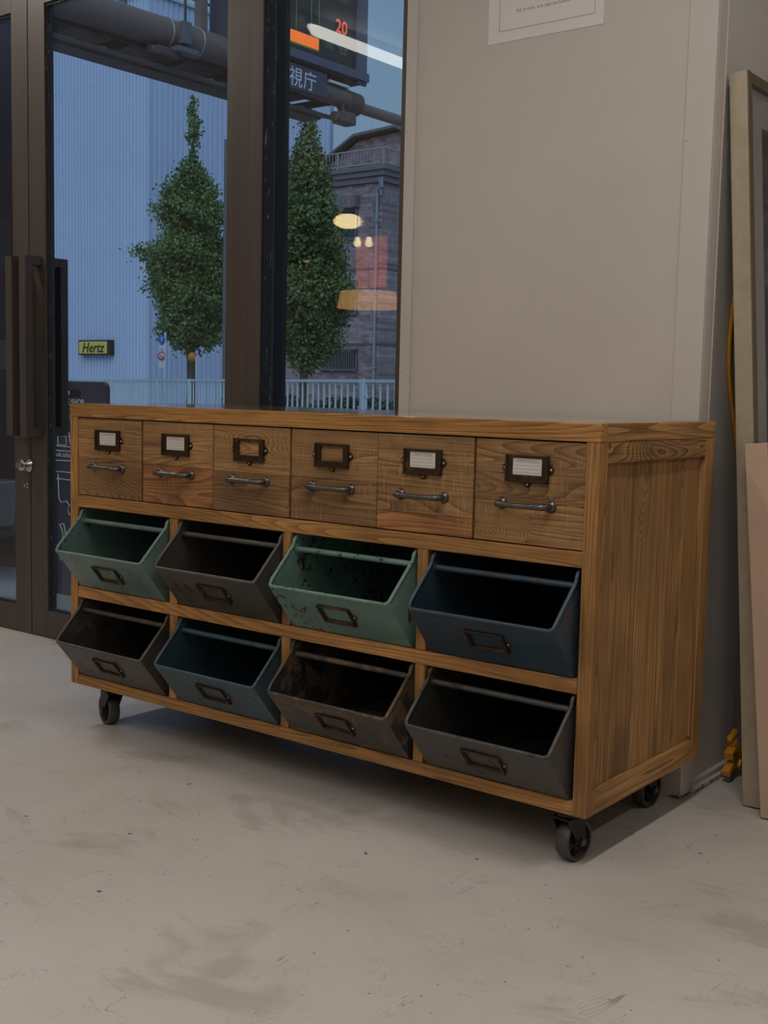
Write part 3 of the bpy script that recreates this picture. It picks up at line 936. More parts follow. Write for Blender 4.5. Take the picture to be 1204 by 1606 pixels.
obj('shade', g, plain('bottle_green_enamel', (.05, .07, .05), .35), be, smooth=True)
g = bmesh.new(); tube(g, [(-4.13, -4.2, 2.11), (-4.13, -4.2, RH-.003)], .005, 6); obj('cord', g, IRON, be)
g = bmesh.new(); lathe(g, [(0, .05), (.02, .04), (.03, .01), (.02, -.01), (0, -.016)], 14, Matrix.Translation((-4.13, -4.2, 2.0))); obj('bulb', g, glow('bulb_glow_soft', (1.0, .7, .35), 2.0), be)
ba = bmesh.new()
NB = 16
for k_ in range(NB):
    x0, x1 = -4.25+.36*k_/NB, -4.25+.36*(k_+1)/NB
    ya, yb = -5+.012*math.sin(k_*1.3), -5+.012*math.sin((k_+1)*1.3)
    prism(ba, [(x0, ya), (x1, yb), (x1, yb+.006), (x0, ya+.006)], 1.84, 2.29, 'z')
bao = obj('cloth_banner', ba, glow('orange_cloth_added_glow', (.75, .20, .07), 1.8), base=(-4.07, -5.0, 1.84))  # the cloth is no lamp; emission stands in for light falling on it
tag(bao, 'orange cloth banner with its lit look added as glow, at the back of the shop', 'banner')
for x in (-4.24, -3.90):
    g = bmesh.new(); tube(g, [(x, -5.0, 2.29), (x, -5.0, RH-.002)], .002, 6)
    obj('hanging_wire', g, IRON, bao)
dm = thing('drum_lamp', 'wide amber drum lamp hanging below the orange cloth panel', 'pendant lamp', (-3.86, -4.7, 1.60))
g = bmesh.new(); lathe(g, [(.0, .14), (.24, .14), (.27, .0), (.0, .0)], 30, Matrix.Translation((-3.86, -4.7, 1.635)))
obj('shade', g, glow('amber_glow', (1.0, .50, .16), 3.0), dm, smooth=True)
g = bmesh.new(); tube(g, [(-3.86, -4.7, 1.77), (-3.86, -4.7, RH-.002)], .004, 6); obj('cord', g, IRON, dm)

# ------------------------------------------------------------------ outside : ground, board, bench
ASPH = plain('street_asphalt', (.30, .30, .31), .85, var=.2, nscale=3)
og = bmesh.new(); bx(og, -90, 60, .80, 120, -.30, -.02)
bx(og, -6, 1.36, .665, .80, -.30, -.02)
struct('ground_outside', og, ASPH)
NAVY = plain('navy_cladding', (.022, .030, .052), .45, var=.15, nscale=3)
pier = bmesh.new(); bx(pier, -5.2, -2.575, 1.62, 1.66, -.02, 3.6, .004)
struct('wall_neighbour', pier, NAVY)
struct('trim_9', box(-3.4, -2.60, 1.612, 1.619, 1.50, 1.76), plain('slate_panel', (.055, .062, .085), .4))
po = obj('poster', box(-2.95, -2.635, 1.610, 1.619, 1.00, 1.15), plain('faded_poster', (.17, .17, .17), .6), base=(-2.8, 1.615, 1.0))
tag(po, 'small pale poster on the dark wall beyond the left door leaf', 'poster')
DKW = plain('dark_bench_wood', (.035, .035, .04), .6, var=.2)
be2 = thing('bench', 'low dark bench outside the left door leaf', 'bench', (-2.75, 1.45, -.02))
obj('seat', box(-3.3, -2.375, 1.33, 1.58, .175, .205, bev=.003), DKW, be2)
for x, y in ((-3.27, 1.35), (-3.27, 1.56), (-2.43, 1.35), (-2.43, 1.56)):
    obj('leg', box(x, x+.03, y-.012, y+.012, -.02, .1748, bev=.001), DKW, be2)
vp = bmesh.new(); lathe(vp, [(0, 0), (.075, 0), (.095, .02), (.105, .20), (.112, .235), (.104, .24), (.096, .20), (0, .19)], 28, Matrix.Translation((-2.52, 1.45, .2055)))
vo_ = obj('planter', vp, plain('chalky_planter', (.22, .22, .22), .7), base=(-2.52, 1.45, .2055), smooth=True)
tag(vo_, 'pale round planter standing on the low dark bench', 'planter')

BRD = plain('dark_navy_board', (.045, .056, .105), .5, var=.1, nscale=5)
CHALK = plain('white_marker', (.80, .84, .88), .6)
BX0, BX1, BY = -1.925, -1.465, 1.30
ab = thing('sign_board', 'dark navy sidewalk board with white line drawings outside the glass door', 'sign', ((BX0+BX1)/2, BY, -.02))
def rounded(x0, x1, z0, z1, r, n_=6):
    P = [(x0, z0), (x1, z0)]
    for cx, cz, a0 in ((x1-r, z1-r, 0), (x0+r, z1-r, PI/2)):
        for k_ in range(n_+1):
            a = a0+PI/2*k_/n_; P.append((cx+r*math.cos(a), cz+r*math.sin(a)))
    return P
f_ = bmesh.new(); prism(f_, rounded(BX0, BX1, -.02, .945, .030), BY, BY+.022, 'y')
obj('panel', f_, BRD, ab)
for x in (BX0+.03, BX1-.07):
    obj('foot', box(x, x+.04, BY-.10, BY+.13, -.02, .0), BRD, ab)
hx, hz = -1.685, .893
ov = [(hx+(.035 if math.cos(a) > 0 else -.035)+.0165*math.cos(a), hz+.0165*math.sin(a)) for a in [2*PI*(k_+.5)/20 for k_ in range(20)]]
f_ = bmesh.new(); prism(f_, ov, BY-.002, BY-.0003, 'y')
obj('hand_slot', f_, plain('slot_black', (.004, .004, .005), .6), ab)
f_ = bmesh.new(); lathe(f_, [(0, .002), (.013, .002), (.013, 0)], 18, Matrix.Translation((hx-.040, BY-.0021, hz)) @ Matrix.Rotation(PI/2, 4, 'X'))
obj('white_knob', f_, CHALK, ab)
dr_ = bmesh.new()
merge(dr_, text_bm('COFFEE SHOP', .036, face_my(-1.727, BY-.0012, .842), .0004, bold=.0004))
merge(dr_, text_bm('open 10:00', .022, face_my(-1.72, BY-.0012, .780), .0004))
def chalk(pts, r=.0023):
    tube(dr_, [(x, BY-.0012, z) for x, z in pts], r, 5)
rng = random.Random(4)
for k_, z in enumerate((.655, .635, .590, .540, .505)):
    chalk([(BX0+.03+i*.045, z+rng.uniform(-.002, .002)) for i in range(9)])
merge(dr_, text_bm('sofa table chair lamp', .030, face_my(-1.70, BY-.0012, .607), .0004))
chalk([(-1.80, .72), (-1.80, .66), (-1.74, .66), (-1.74, .70), (-1.80, .70)]); chalk([(-1.78, .70), (-1.77, .73), (-1.75, .73), (-1.74, .70)])
chalk([(-1.72, .72), (-1.71, .665), (-1.64, .668), (-1.64, .725)]); chalk([(-1.72, .70), (-1.64, .70)])
chalk([(-1.80, .53), (-1.795, .42), (-1.78, .40), (-1.74, .41), (-1.72, .39), (-1.66, .40)])
chalk([(-1.71+.02*math.cos(a), .37+.022*math.sin(a)) for a in [k_*.5 for k_ in range(13)]])
chalk([(-1.79, .30), (-1.77, .27), (-1.765, .22), (-1.775, .17), (-1.79, .14)]); chalk([(-1.76, .305), (-1.745, .25), (-1.75, .18), (-1.72, .14)])
chalk([(-1.79, .30), (-1.76, .305)]); chalk([(-1.79, .14), (-1.72, .14)])
obj('white_drawing', dr_, CHALK, ab)

# ------------------------------------------------------------------ street fence
FEN = plain('pale_blue_fence_paint', (.50, .60, .64), .5, var=.06)
F0, F1 = Vector((-22.6, 16.55, 0)), Vector((-1.6, 5.22, 0))
fd = (F1-F0).normalized()
fx = lambda X: F0+fd*((X-F0.x)/fd.x)
fence = thing('street_fence', 'pale blue metal railing along the street', 'fence', tuple(fx(-10)))
FT = 1.035
def slab(p, q_, w_, z0, z1):
    bm_ = bmesh.new(); p, q_ = Vector(p), Vector(q_); d_ = (q_-p).normalized(); nn = Vector((-d_.y, d_.x, 0))*w_/2
    prism(bm_, [((p+nn).x, (p+nn).y), ((q_+nn).x, (q_+nn).y), ((q_-nn).x, (q_-nn).y), ((p-nn).x, (p-nn).y)], z0, z1, 'z'); return bm_
posts = [-22.4, -20.4, -18.6, -16.6, -15.45, -13.87, -12.08, -10.29, -8.5, -6.78, -4.49, -2.3]
for X in posts:
    p = fx(X)
    b_ = slab(p-fd*.028, p+fd*.028, .05, -.02, FT+.004)
    for s in (-1, 1): merge(b_, slab(p+fd*(s*.075)-fd*.0, p+fd*(s*.075+.012), .02, .86, .90))
    merge(b_, slab(p-fd*.085, p+fd*.085, .012, .872, .890))
    obj('post', b_, FEN, fence)
rail_m = None
for a, c_ in zip(posts[:-1], posts[1:]):
    pa, pc = fx(a)+fd*.07, fx(c_)-fd*.07
    obj('top_rail', slab(pa, pc, .034, FT-.028, FT), FEN, fence)
    obj('bottom_rail', slab(pa, pc, .03, .08, .105), FEN, fence)
bal = None
for a, c_ in zip(posts[:-1], posts[1:]):
    pa, pc = fx(a)+fd*.07, fx(c_)-fd*.07
    L_ = (pc-pa).length
    nbar = max(2, round(L_/.162))
    for k_ in range(nbar+1):
        p = pa+(pc-pa)*(k_/nbar)
        if bal is None:
            b_ = slab(p-fd*.008, p+fd*.008, .016, .1055, FT-.0285)
            bal = obj('baluster', b_, FEN, fence); p00 = p.copy()
        else:
            o = bal.copy(); COL.objects.link(o); o.location = p-p00

# ------------------------------------------------------------------ trees
def leaf_mat(name, a, b__):
    m, n, l, b = new_mat(name)
    v = mapped(n, l, (1, 1, 1), False)
    s = noise(n, l, v, 2.2, 4, .7)
    l.new(ramp(n, l, s, [(.35, a), (.65, b__)]), b.inputs['Base Color'])
    b.inputs['Roughness'].default_value = .6
    return m
LEAF = leaf_mat('ginkgo_leaves', (.055, .125, .035), (.16, .25, .09))
LEAF2 = leaf_mat('ginkgo_leaves_yellowing', (.055, .120, .035), (.18, .24, .08))
HEDG = leaf_mat('hedge_leaves', (.028, .060, .020), (.065, .11, .035))
BARK = plain('grey_bark', (.075, .065, .055), .9, var=.3, nscale=8)
def foliage_bm(cx, cy, prof, n_leaves, seed, size=.075, lump=1.0):
    """prof : list of (z, left half width, right half width) ; crown built of many small leaves in tufts"""
    rg = random.Random(seed)
    bm_ = bmesh.new()
    zs_ = [p[0] for p in prof]
    def wid(z):
        for i in range(len(prof)-1):
            if prof[i][0] <= z <= prof[i+1][0]:
                t_ = (z-prof[i][0])/(prof[i+1][0]-prof[i][0]); return (prof[i][1]*(1-t_)+prof[i+1][1]*t_, prof[i][2]*(1-t_)+prof[i+1][2]*t_)
        return (0, 0)
    rtv = Vector((.787, .617, 0)); dpv = Vector((-.617, .787, 0))
    ar = [max(.02, sum(wid(zs_[0]+(zs_[-1]-zs_[0])*k_/60))) for k_ in range(61)]
    tot = sum(a*a for a in ar)
    tufts = []
    for k_, a in enumerate(ar):
        nt_ = int(round(n_leaves/14*a*a/tot))+2
        for _ in range(nt_):
            z = zs_[0]+(zs_[-1]-zs_[0])*(k_+rg.random())/60
            wl, wr = wid(z)
            ang = rg.random()*2*PI; rr = math.sqrt(rg.uniform(.15, 1.0))
            lob = .84+.26*math.sin(z*5.1+2.2*math.sin(ang+seed))*math.sin(ang*3+z*1.7+seed)+.08*math.sin(z*13+ang*5)
            rr *= lob
            u = rr*math.cos(ang); w_ = rr*math.sin(ang)
            u *= wr if u > 0 else wl
            w_ *= (wl+wr)/2
            tufts.append((Vector((cx, cy, z))+rtv*u+dpv*w_, .06+.10*min(1, (wl+wr)), rr))
    for c_, rad, rr in tufts:
        for _ in range(14):
            d_ = Vector((rg.gauss(0, 1), rg.gauss(0, 1), rg.gauss(0, .8)))
            p = c_+d_*rad*.62
            s_ = size*rg.uniform(.6, 1.2)
            nn = Vector((rg.gauss(0, 1), rg.gauss(0, 1), rg.gauss(.6, .8))).normalized()
            a_ = nn.orthogonal().normalized(); b__ = nn.cross(a_)
            th_ = rg.random()*PI; a2 = a_*math.cos(th_)+b__*math.sin(th_); b2 = nn.cross(a2)
            vs_ = [bm_.verts.new(p+v) for v in (-a2*s_*.15-b2*s_*.5, a2*s_*.5-b2*s_*.05, a2*s_*.25+b2*s_*.5, -a2*s_*.4+b2*s_*.3)]
            bm_.faces.new(vs_)
    return bm_
def tree(name, label, cx, cy, prof, ztrunk, n_leaves, seed, m, tr=.11):
    t = thing(name, label, 'tree', (cx, cy, -.02), group='street trees behind the fence')
    zt_ = prof[-1][0]
    b_ = bmesh.new(); pts = [(cx, cy, -.02), (cx+.01, cy, ztrunk*.5), (cx-.03, cy, ztrunk), (cx-.02, cy, zt_*.6), (cx, cy, zt_*.93)]
    tube(b_, pts, [tr*1.25, tr, tr*.85, tr*.4, .012], 12)
    obj('trunk', b_, BARK, t, smooth=True)
    rg = random.Random(seed)
    b_ = bmesh.new()
    for k_ in range(26):
        z = ztrunk+.1+(zt_*.86-ztrunk)*k_/26; a = k_*2.4
        w_ = [p for p in prof if p[0] >= z][0]; L_ = (w_[1]+w_[2])/2*.75
        tube(b_, [(cx, cy, z-.1), (cx+math.cos(a)*L_*.5, cy+math.sin(a)*L_*.5, z+L_*.15), (cx+math.cos(a)*L_, cy+math.sin(a)*L_, z+L_*.42)], [.03, .018, .006], 5)
    obj('branches', b_, BARK, t)
    fo = obj('foliage', foliage_bm(cx, cy, prof, n_leaves, seed), m, t)
    fo['kind'] = 'stuff'
    return t
# heights follow px profile : scale 28.4 m away -> ~ 1/65.6 m per px
prof1 = [(1.70, .12, .10), (1.95, .45, .75), (2.25, .85, .95), (2.7, 1.0, 1.05), (3.25, 1.10, 1.05), (3.7, 1.05, .95), (4.1, 1.35, 1.0), (4.4, .85, .85),
         (4.62, .75, .55), (4.85, .9, .85), (5.1, .95, 1.0), (5.35, .85, .62), (5.7, .62, .55), (6.05, .50, .30), (6.28, .26, .12), (6.38, .04, .04), (6.55, .03, .06), (6.66, .12, .16), (6.9, .20, .22), (7.25, .16, .14), (7.52, .10, .08), (7.68, .02, .02)]
tree('ginkgo_tree', 'bushy green street tree with a separate spire on top, seen through the door glass', -19.0, 18.0, prof1, 1.75, 44000, 3, LEAF, .12)
prof2 = [(1.25, .1, .1), (1.5, .35, .45), (1.9, .55, .85), (2.4, .8, .85), (2.9, 1.0, 1.15), (3.3, 1.0, .95), (3.6, .8, .7), (4.0, .8, .9), (4.5, .75, .75), (4.9, .6, .55), (5.25, .42, .5), (5.6, .38, .42), (6.0, .26, .2), (6.4, .2, .16), (6.72, .05, .04)]
tree('ginkgo_tree', 'narrower street tree in front of the brick building, seen in the narrow pane', -14.42, 17.0, prof2, 1.3, 38000, 8, LEAF2, .10)
for i, (x, y, L_, h_, lab) in enumerate(((-19.5, 21.0, 2.2, .85, 'low hedge behind the fence, right of the bushy tree trunk'), (-15.2, 20.0, 2.6, .75, 'low hedge behind the fence below the narrower tree'), (-11.6, 18.5, 2.4, .60, 'low hedge behind the fence at the right end of the narrow pane'))):
    rg = random.Random(20+i); b_ = bmesh.new()
    for _ in range(2600):
        u, v_, z = rg.uniform(-1, 1), rg.uniform(-1, 1), rg.random()
        zz = -.02+h_*z*(1-.25*abs(u)**3)+rg.uniform(-.05, .05)
        p = Vector((x+.787*u*L_/2-.617*v_*.35, y+.617*u*L_/2+.787*v_*.35, max(.05, zz)))
        nn = Vector((rg.gauss(0, 1), rg.gauss(0, 1), rg.gauss(.6, .8))).normalized(); a_ = nn.orthogonal().normalized(); b__ = nn.cross(a_); s_ = .09*rg.uniform(.6, 1.2)
        b_.faces.new([b_.verts.new(p+q_) for q_ in (-a_*s_*.5, -b__*s_*.5, a_*s_*.5, b__*s_*.5)])
    hg = thing('hedge', lab, 'hedge', (x, y, -.02), group='hedges behind the fence')
    fo = obj('foliage', b_, HEDG, hg); fo['kind'] = 'stuff'
    b_ = bmesh.new()
    for k_ in range(7):
        u = -.85+k_*.28; px_, py_ = x+.787*u*L_/2, y+.617*u*L_/2
        tube(b_, [(px_, py_, -.02), (px_+.03, py_, h_*.5)], .02, 5)
    obj('stems', b_, BARK, hg)

# ------------------------------------------------------------------ corrugated building
def corr_mat():
    m, n, l, b = new_mat('pale_blue_corrugated_sheet')
    v = mapped(n, l, (1, 1, .25), False)
    s = noise(n, l, v, .25, 4, .6)
    l.new(ramp(n, l, s, [(.3, (.40, .50, .68)), (.7, (.47, .57, .76))]), b.inputs['Base Color'])
    b.inputs['Roughness'].default_value = .5
    return m
CORR = corr_mat()
cbx, cby, cH = -38.02, 33.0, 17.55
cw = thing('warehouse', 'tall pale blue building clad in corrugated sheet, beyond the trees', 'building', (-50, 40, -.02))
def corrugated(p0, p1, outn, pitch, z0, z1):
    bm_ = bmesh.new(); p0, p1, outn = Vector(p0), Vector(p1), Vector(outn)
    L_ = (p1-p0).length; d_ = (p1-p0)/L_; n_ = int(L_/pitch)
    lo, hi = [], []
    for i in range(n_):
        for f_, o_ in ((0, 0), (.62, 0), (.68, -.055), (.94, -.055)):
            p = p0+d_*((i+f_)*pitch)+outn*o_
            lo.append(bm_.verts.new((p.x, p.y, z0))); hi.append(bm_.verts.new((p.x, p.y, z1)))
    for i in range(len(lo)-1): bm_.faces.new((lo[i], lo[i+1], hi[i+1], hi[i]))
    return bm_
levels = [-.02, 3.0, 6.8, 10.6, 14.2, cH]
for z0, z1 in zip(levels[:-1], levels[1:]):
    obj('front_cladding', corrugated((-66, cby, 0), (cbx, cby, 0), (0, -1, 0), .225, z0, z1-.006), CORR, cw)
    obj('side_cladding', corrugated((cbx, cby, 0), (cbx, 45.3, 0), (1, 0, 0), .30, z0, z1-.006), CORR, cw)
core = bmesh.new(); bx(core, -66, cbx-.06, cby+.06, 45.25, -.02, cH-.02)
obj('core', core, plain('dark_joint_blue', (.26, .33, .46), .6), cw)
obj('corner_flashing', box(cbx-.06, cbx+.03, cby-.03, cby+.06, -.02, cH), CORR, cw)
obj('parapet_cap', box(-66, cbx+.12, cby-.12, 45.4, cH, cH+.12), plain('cap_flashing', (.40, .50, .60), .5), cw)
# yellow sign on the cladding
sg = thing('wall_sign', 'yellow sign with black italic lettering on the corrugated building', 'sign', (-41.43, cby-.12, 2.25))
obj('box', box(-42.50, -40.30, cby-.30, cby-.005, 2.24, 2.92, bev=.01), plain('black_sign_edge', (.010, .010, .014), .5), sg)
obj('face', box(-42.42, -40.44, cby-.325, cby-.301, 2.31, 2.85), plain('sign_yellow', (.62, .50, .10), .5, var=.03), sg)
obj('lettering', text_bm('Hertz', .62, face_my(-41.43, cby-.335, 2.37), .01, shear=.28, bold=.006, space=1.05), plain('sign_black', (.012, .012, .014), .5), sg)

# ------------------------------------------------------------------ brick building
def brick_mat():
    m, n, l, b = new_mat('purple_brown_brick_tile')
    t = n.new('ShaderNodeTexCoord')
    mp = n.new('ShaderNodeMapping'); mp.inputs['Rotation'].default_value = (PI/2, 0, 0)
    l.new(t.outputs['Object'], mp.inputs[0])
    br = n.new('ShaderNodeTexBrick')
    l.new(mp.outputs[0], br.inputs['Vector'])
    br.inputs['Scale'].default_value = 1.0
    br.inputs['Brick Width'].default_value = .30
    br.inputs['Row Height'].default_value = .11
    br.inputs['Mortar Size'].default_value = .012
    br.inputs['Color1'].default_value = (.165, .110, .115, 1)
    br.inputs['Color2'].default_value = (.360, .270, .290, 1)
    br.inputs['Mortar'].default_value = (.22, .195, .21, 1)
    s = noise(n, l, mapped(n, l, (1, 1, 1), False), 4, 5, .7)
    c = mix(n, l, 1.0, br.outputs[0], ramp(n, l, s, [(.3, (.72, .70, .72)), (.7, (1.2, 1.2, 1.2))]), 'MULTIPLY')
    l.new(c, b.inputs['Base Color'])
    b.inputs['Roughness'].default_value = .8
    return m
BRK = brick_mat()
TRIMB = plain('dark_band_concrete', (.10, .09, .105), .7, var=.1)
CORN = plain('cornice_concrete', (.15, .135, .15), .7, var=.1)
WFR = plain('window_frame_grey', (.12, .11, .125), .5)
WGL = plain('far_window_glass', (.035, .05, .07), .12)
RAILM = plain('roof_rail_grey', (.23, .25, .29), .5)
bk = thing('brick_building', 'purple brown brick tiled building with a roof terrace, right of the trees', 'building', (-26, 33, -.02))
bX0, bX1, bY = -28.5, -22.70, 30.0
bw = bmesh.new(); bx(bw, bX0, bX1, bY, 38.0, -.02, 7.90)
obj('wall', bw, BRK, bk)
for z in (2.50, 5.05):
    obj('band', box(bX0, bX1+.02, bY-.02, 38.02, z-.04, z+.04), TRIMB, bk)
for z0, z1, o_ in ((7.905, 8.10, .10), (8.105, 8.28, .18), (8.285, 8.42, .26)):
    obj('cornice', box(bX0, bX1+o_, bY-o_, 38.0+o_, z0, z1), CORN, bk)
# windows
def bwin(x0, x1, z0, z1, name='window', louver=False, shutter=False):
    w_ = bmesh.new()
    for a in ((x0, x1, z0, z0+.08), (x0, x1, z1-.08, z1), (x0, x0+.08, z0+.081, z1-.081), (x1-.08, x1, z0+.081, z1-.081)):
        bx(w_, a[0], a[1], bY-.09, bY-.004, a[2], a[3])
    fo = obj(name, w_, WFR, bk)
    obj('pane', box(x0+.081, x1-.081, bY-.045, bY-.02, z0+.081, z1-.081), WGL, fo)
    if louver:
        s_ = bmesh.new(); k_ = x0+.1
        while k_ < x1-.12:
            bx(s_, k_, k_+.035, bY-.16, bY-.13, z0+.05, z1-.05); k_ += .10
        bx(s_, x0-.05, x1+.05, bY-.17, bY-.12, z0-.03, z0+.03); bx(s_, x0-.05, x1+.05, bY-.17, bY-.12, z1-.03, z1+.03)
        obj('grille', s_, WFR, fo)
    if shutter:
        obj('shutter_box', box(x0-.1, x1+.08, bY-.30, bY-.004, z1+.02, z1+.42, bev=.02), CORN, fo)
bwin(-27.1, -23.75, 6.05, 7.10, shutter=True)
bwin(-27.1, -23.70, 3.50, 4.68)
bwin(-25.25, -23.62, 1.62, 2.33, louver=True)
# terrace railing
rb = bmesh.new()
for z in (8.50, 8.98):
    tube(rb, [(bX0, bY-.18, z), (bX1+.18, bY-.18, z), (bX1+.18, 38, z)], .03, 6)
obj('terrace_rail', rb, RAILM, bk)
for x in (-28.4, -26.4, -24.55, -22.55):
    obj('terrace_post', box(x-.035, x+.035, bY-.215, bY-.145, 8.425, 9.0), RAILM, bk)
n_ = 0
pb = None
x = -28.3
while x < -22.6:
    if pb is None:
        pb = obj('terrace_bar', box(x-.012, x+.012, bY-.19, bY-.166, 8.50, 8.98), RAILM, bk); px0 = x
    else:
        o = pb.copy(); COL.objects.link(o); o.location = (x-px0, 0, 0)
    x += .14
for k_ in range(20):
    o = pb.copy(); COL.objects.link(o); o.location = (bX1+.18-px0, .3+k_*.15, 0)
# attic storey with its bent roof
at = bmesh.new(); prism(at, [(-27.6, 8.43), (-25.75, 8.95), (-24.5, 9.60), (-22.75, 9.70), (-22.2+.02, 9.38), (-22.72, 8.43)], bY+.9, 36, 'y')
obj('attic', at, BRK, bk)
rf = bmesh.new()
pr = [(-27.7, 8.50), (-25.80, 9.02), (-24.52, 9.68), (-22.70, 9.79), (-22.05, 9.42)]
for a, c_ in zip(pr[:-1], pr[1:]):
    prism(rf, [a, c_, (c_[0], c_[1]+.09), (a[0], a[1]+.09)], bY+.55, 36.3, 'y')
obj('roof', rf, plain('roof_slate', (.10, .11, .125), .5), bk)
dp = bmesh.new()
tube(dp, [(-22.70+.02, bY-.20, 7.98), (-22.70, bY-.14, 7.72), (-23.05+.35, bY-.10, 7.45)], .05, 8)
tube(dp, [(-22.86, bY-.10, 7.62), (-22.86, bY-.10, -.02)], .05, 8)
tube(dp, [(-22.55, bY-.26, 8.0), (-22.57, bY-.22, 7.72), (-22.86, bY-.10, 7.62)], .05, 8)
obj('downpipe', dp, RAILM, bk, smooth=True)
for z in (1.7, 4.2, 6.6): obj('pipe_clip', box(-22.93, -22.79, bY-.17, bY-.002, z-.03, z+.03), RAILM, bk)
obj('wall_sensor', box(-22.688, -22.60, 30.9, 31.1, 6.72, 6.95, bev=.01), RAILM, bk)
obj('window', box(-22.69, -22.62, 31.2, 32.6, 8.5, 9.2), WGL, bk)

# ------------------------------------------------------------------ overhead road gantry with boards
GAN = plain('gantry_brown_paint', (.165, .118, .112), .55, var=.15, nscale=4)
GAND = plain('gantry_dark_steel', (.080, .062, .062), .6, var=.2, nscale=4)
STRAP = plain('steel_strap', (.45, .46, .46), .4, .6)
gt = thing('road_gantry', 'brown pipe gantry with a catwalk spanning over the street', 'gantry', (-9.4, 10, 5.0))
GX = -9.4
b_ = bmesh.new(); tube(b_, [(GX, 4.2, 5.39), (GX, 9.9, 5.45), (GX, 12.25, 5.33)], [.20, .19, .15], 20)
obj('main_pipe', b_, GAN, gt, smooth=True)
b_ = bmesh.new(); tube(b_, [(GX, 12.5, 5.27), (GX, 16.5, 5.27)], .085, 14)
obj('side_pipe', b_, GAN, gt, smooth=True)
b_ = bmesh.new()
tube(b_, [(GX, 12.18, 5.33), (GX, 12.24, 5.30), (GX, 12.50, 5.29), (GX, 12.56, 5.28)], [.12, .175, .175, .12], 20)
obj('flange', b_, GAND, gt, smooth=True)
b_ = bmesh.new(); tube(b_, [(GX-.8, 16.5, -.02), (GX-.8, 16.5, 5.6)], .13, 14); tube(b_, [(GX, 16.45, 5.27), (GX-.85, 16.5, 5.27)], .085, 10)
obj('mast', b_, GAN, gt)
for y in (8.62, 9.15):
    b_ = bmesh.new(); tube(b_, [(GX+.198*math.cos(a), y, 5.437+.198*math.sin(a)) for a in [2*PI*k_/24 for k_ in range(24)]], .008, 6, closed=True)
    obj('strap', b_, STRAP, gt)
# clamp with small camera housing
b_ = bmesh.new(); bx(b_, GX+.17, GX+.26, 8.72, 8.86, 5.30, 5.58, .01); bx(b_, GX+.10, GX+.28, 8.62, 8.98, 5.18, 5.25, .015)
obj('clamp', b_, plain('clamp_grey', (.12, .12, .14), .5), gt)
b_ = bmesh.new(); bx(b_, GX-.05, GX+.18, 8.35, 8.75, 5.10, 5.22, .03); tube(b_, [(GX+.08, 8.30, 5.16), (GX+.08, 8.45, 5.16)], .06, 12)
obj('road_camera', b_, GAND, gt)
# camera near the flange
b_ = bmesh.new(); bx(b_, GX-.02, GX+.20, 11.95, 12.28, 4.92, 5.10, .03); bx(b_, GX+.02, GX+.10, 12.05, 12.12, 5.10, 5.26); tube(b_, [(GX+.1, 11.86, 5.0), (GX+.1, 12.0, 5.0)], .075, 12)
obj('road_camera', b_, GAND, gt)
# catwalk behind the pipe, grating floor
b_ = bmesh.new()
for x0, x1 in ((GX-.14, GX-.08), (GX-1.05, GX-.98)): bx(b_, x0, x1, 4.3, 12.0, 5.20, 5.32)
for k_ in range(9): bx(b_, GX-.98, GX-.14, 4.4+k_*.94, 4.46+k_*.94, 5.20, 5.30)
obj('catwalk_frame', b_, GAND, gt)
b_ = bmesh.new()
y = 4.35
while y < 11.9:
    bx(b_, GX-.97, GX-.15, y, y+.035, 5.325, 5.36); y += .075
fo = obj('catwalk_grating', b_, GAND, gt); fo['kind'] = 'stuff'
obj('underside_beam', box(GX-.06, GX+.02, 4.3, 12.0, 4.985, 5.025), GAND, gt)
obj('underside_plate', box(GX-.62, GX-.28, 7.2, 12.0, 5.02, 5.06), GAND, gt)
for k_ in range(8):
    y0 = 5.0+k_*.9
    b_ = bmesh.new(); tube(b_, [(GX-.02, y0, 5.03), (GX-.9, y0+.45, 5.18), (GX-.02, y0+.9, 5.03)], .026, 6)
    obj('brace', b_, GAN, gt)
# guard rail above the catwalk
b_ = bmesh.new()
tube(b_, [(GX-.9, 4.4, 5.86), (GX-.9, 12.0, 5.86)], .016, 6); tube(b_, [(GX-.9, 4.4, 6.36), (GX-.9, 12.0, 6.36)], .02, 6)
for k_ in range(8): tube(b_, [(GX-.9, 4.5+k_*1.06, 5.3), (GX-.9, 4.5+k_*1.06, 6.36)], .02, 6)
obj('guard_rail', b_, GAND, gt)
obj('upright', box(GX-.06, GX+.06, 9.20, 9.32, 5.63, 7.6), GAN, gt)

LBODY = plain('board_casing', (.055, .050, .070), .55, var=.1, nscale=3)
LFACE = plain('board_dark_face', (.022, .020, .024), .5, var=.1)
LTRIM = plain('board_blue_trim', (.085, .095, .15), .5)
ib_ = thing('traffic_board', 'dark electronic traffic information board hung on the gantry', 'sign', (GX+.1, 11, 5.6))
bxx = GX+.15
obj('casing', box(GX-.20, bxx, 9.60, 12.50, 5.58, 8.2, bev=.01), LBODY, ib_)
obj('display_face', box(bxx+.001, bxx+.012, 9.72, 12.26, 5.76, 8.1), LFACE, ib_)
obj('edge_post', box(bxx+.001, bxx+.05, 12.28, 12.50, 5.55, 8.2), LTRIM, ib_)
obj('edge_post', box(bxx+.001, bxx+.05, 9.60, 9.71, 5.55, 8.2), LBODY, ib_)
obj('lower_sill', box(bxx+.001, bxx+.10, 9.60, 12.50, 5.60, 5.72), LTRIM, ib_)
obj('white_lip', box(bxx-.10, bxx+.04, 9.62, 10.6, 5.515, 5.555), plain('white_lip', (.55, .58, .60), .5), ib_)
def led(name, c, s_): return glow(name, c, s_)
b_ = bmesh.new(); bx(b_, bxx+.014, bxx+.018, 10.55, 11.42, 5.84, 6.00)
obj('orange_segment', b_, led('led_orange', (.85, .16, .02), .75), ib_)
b_ = bmesh.new()
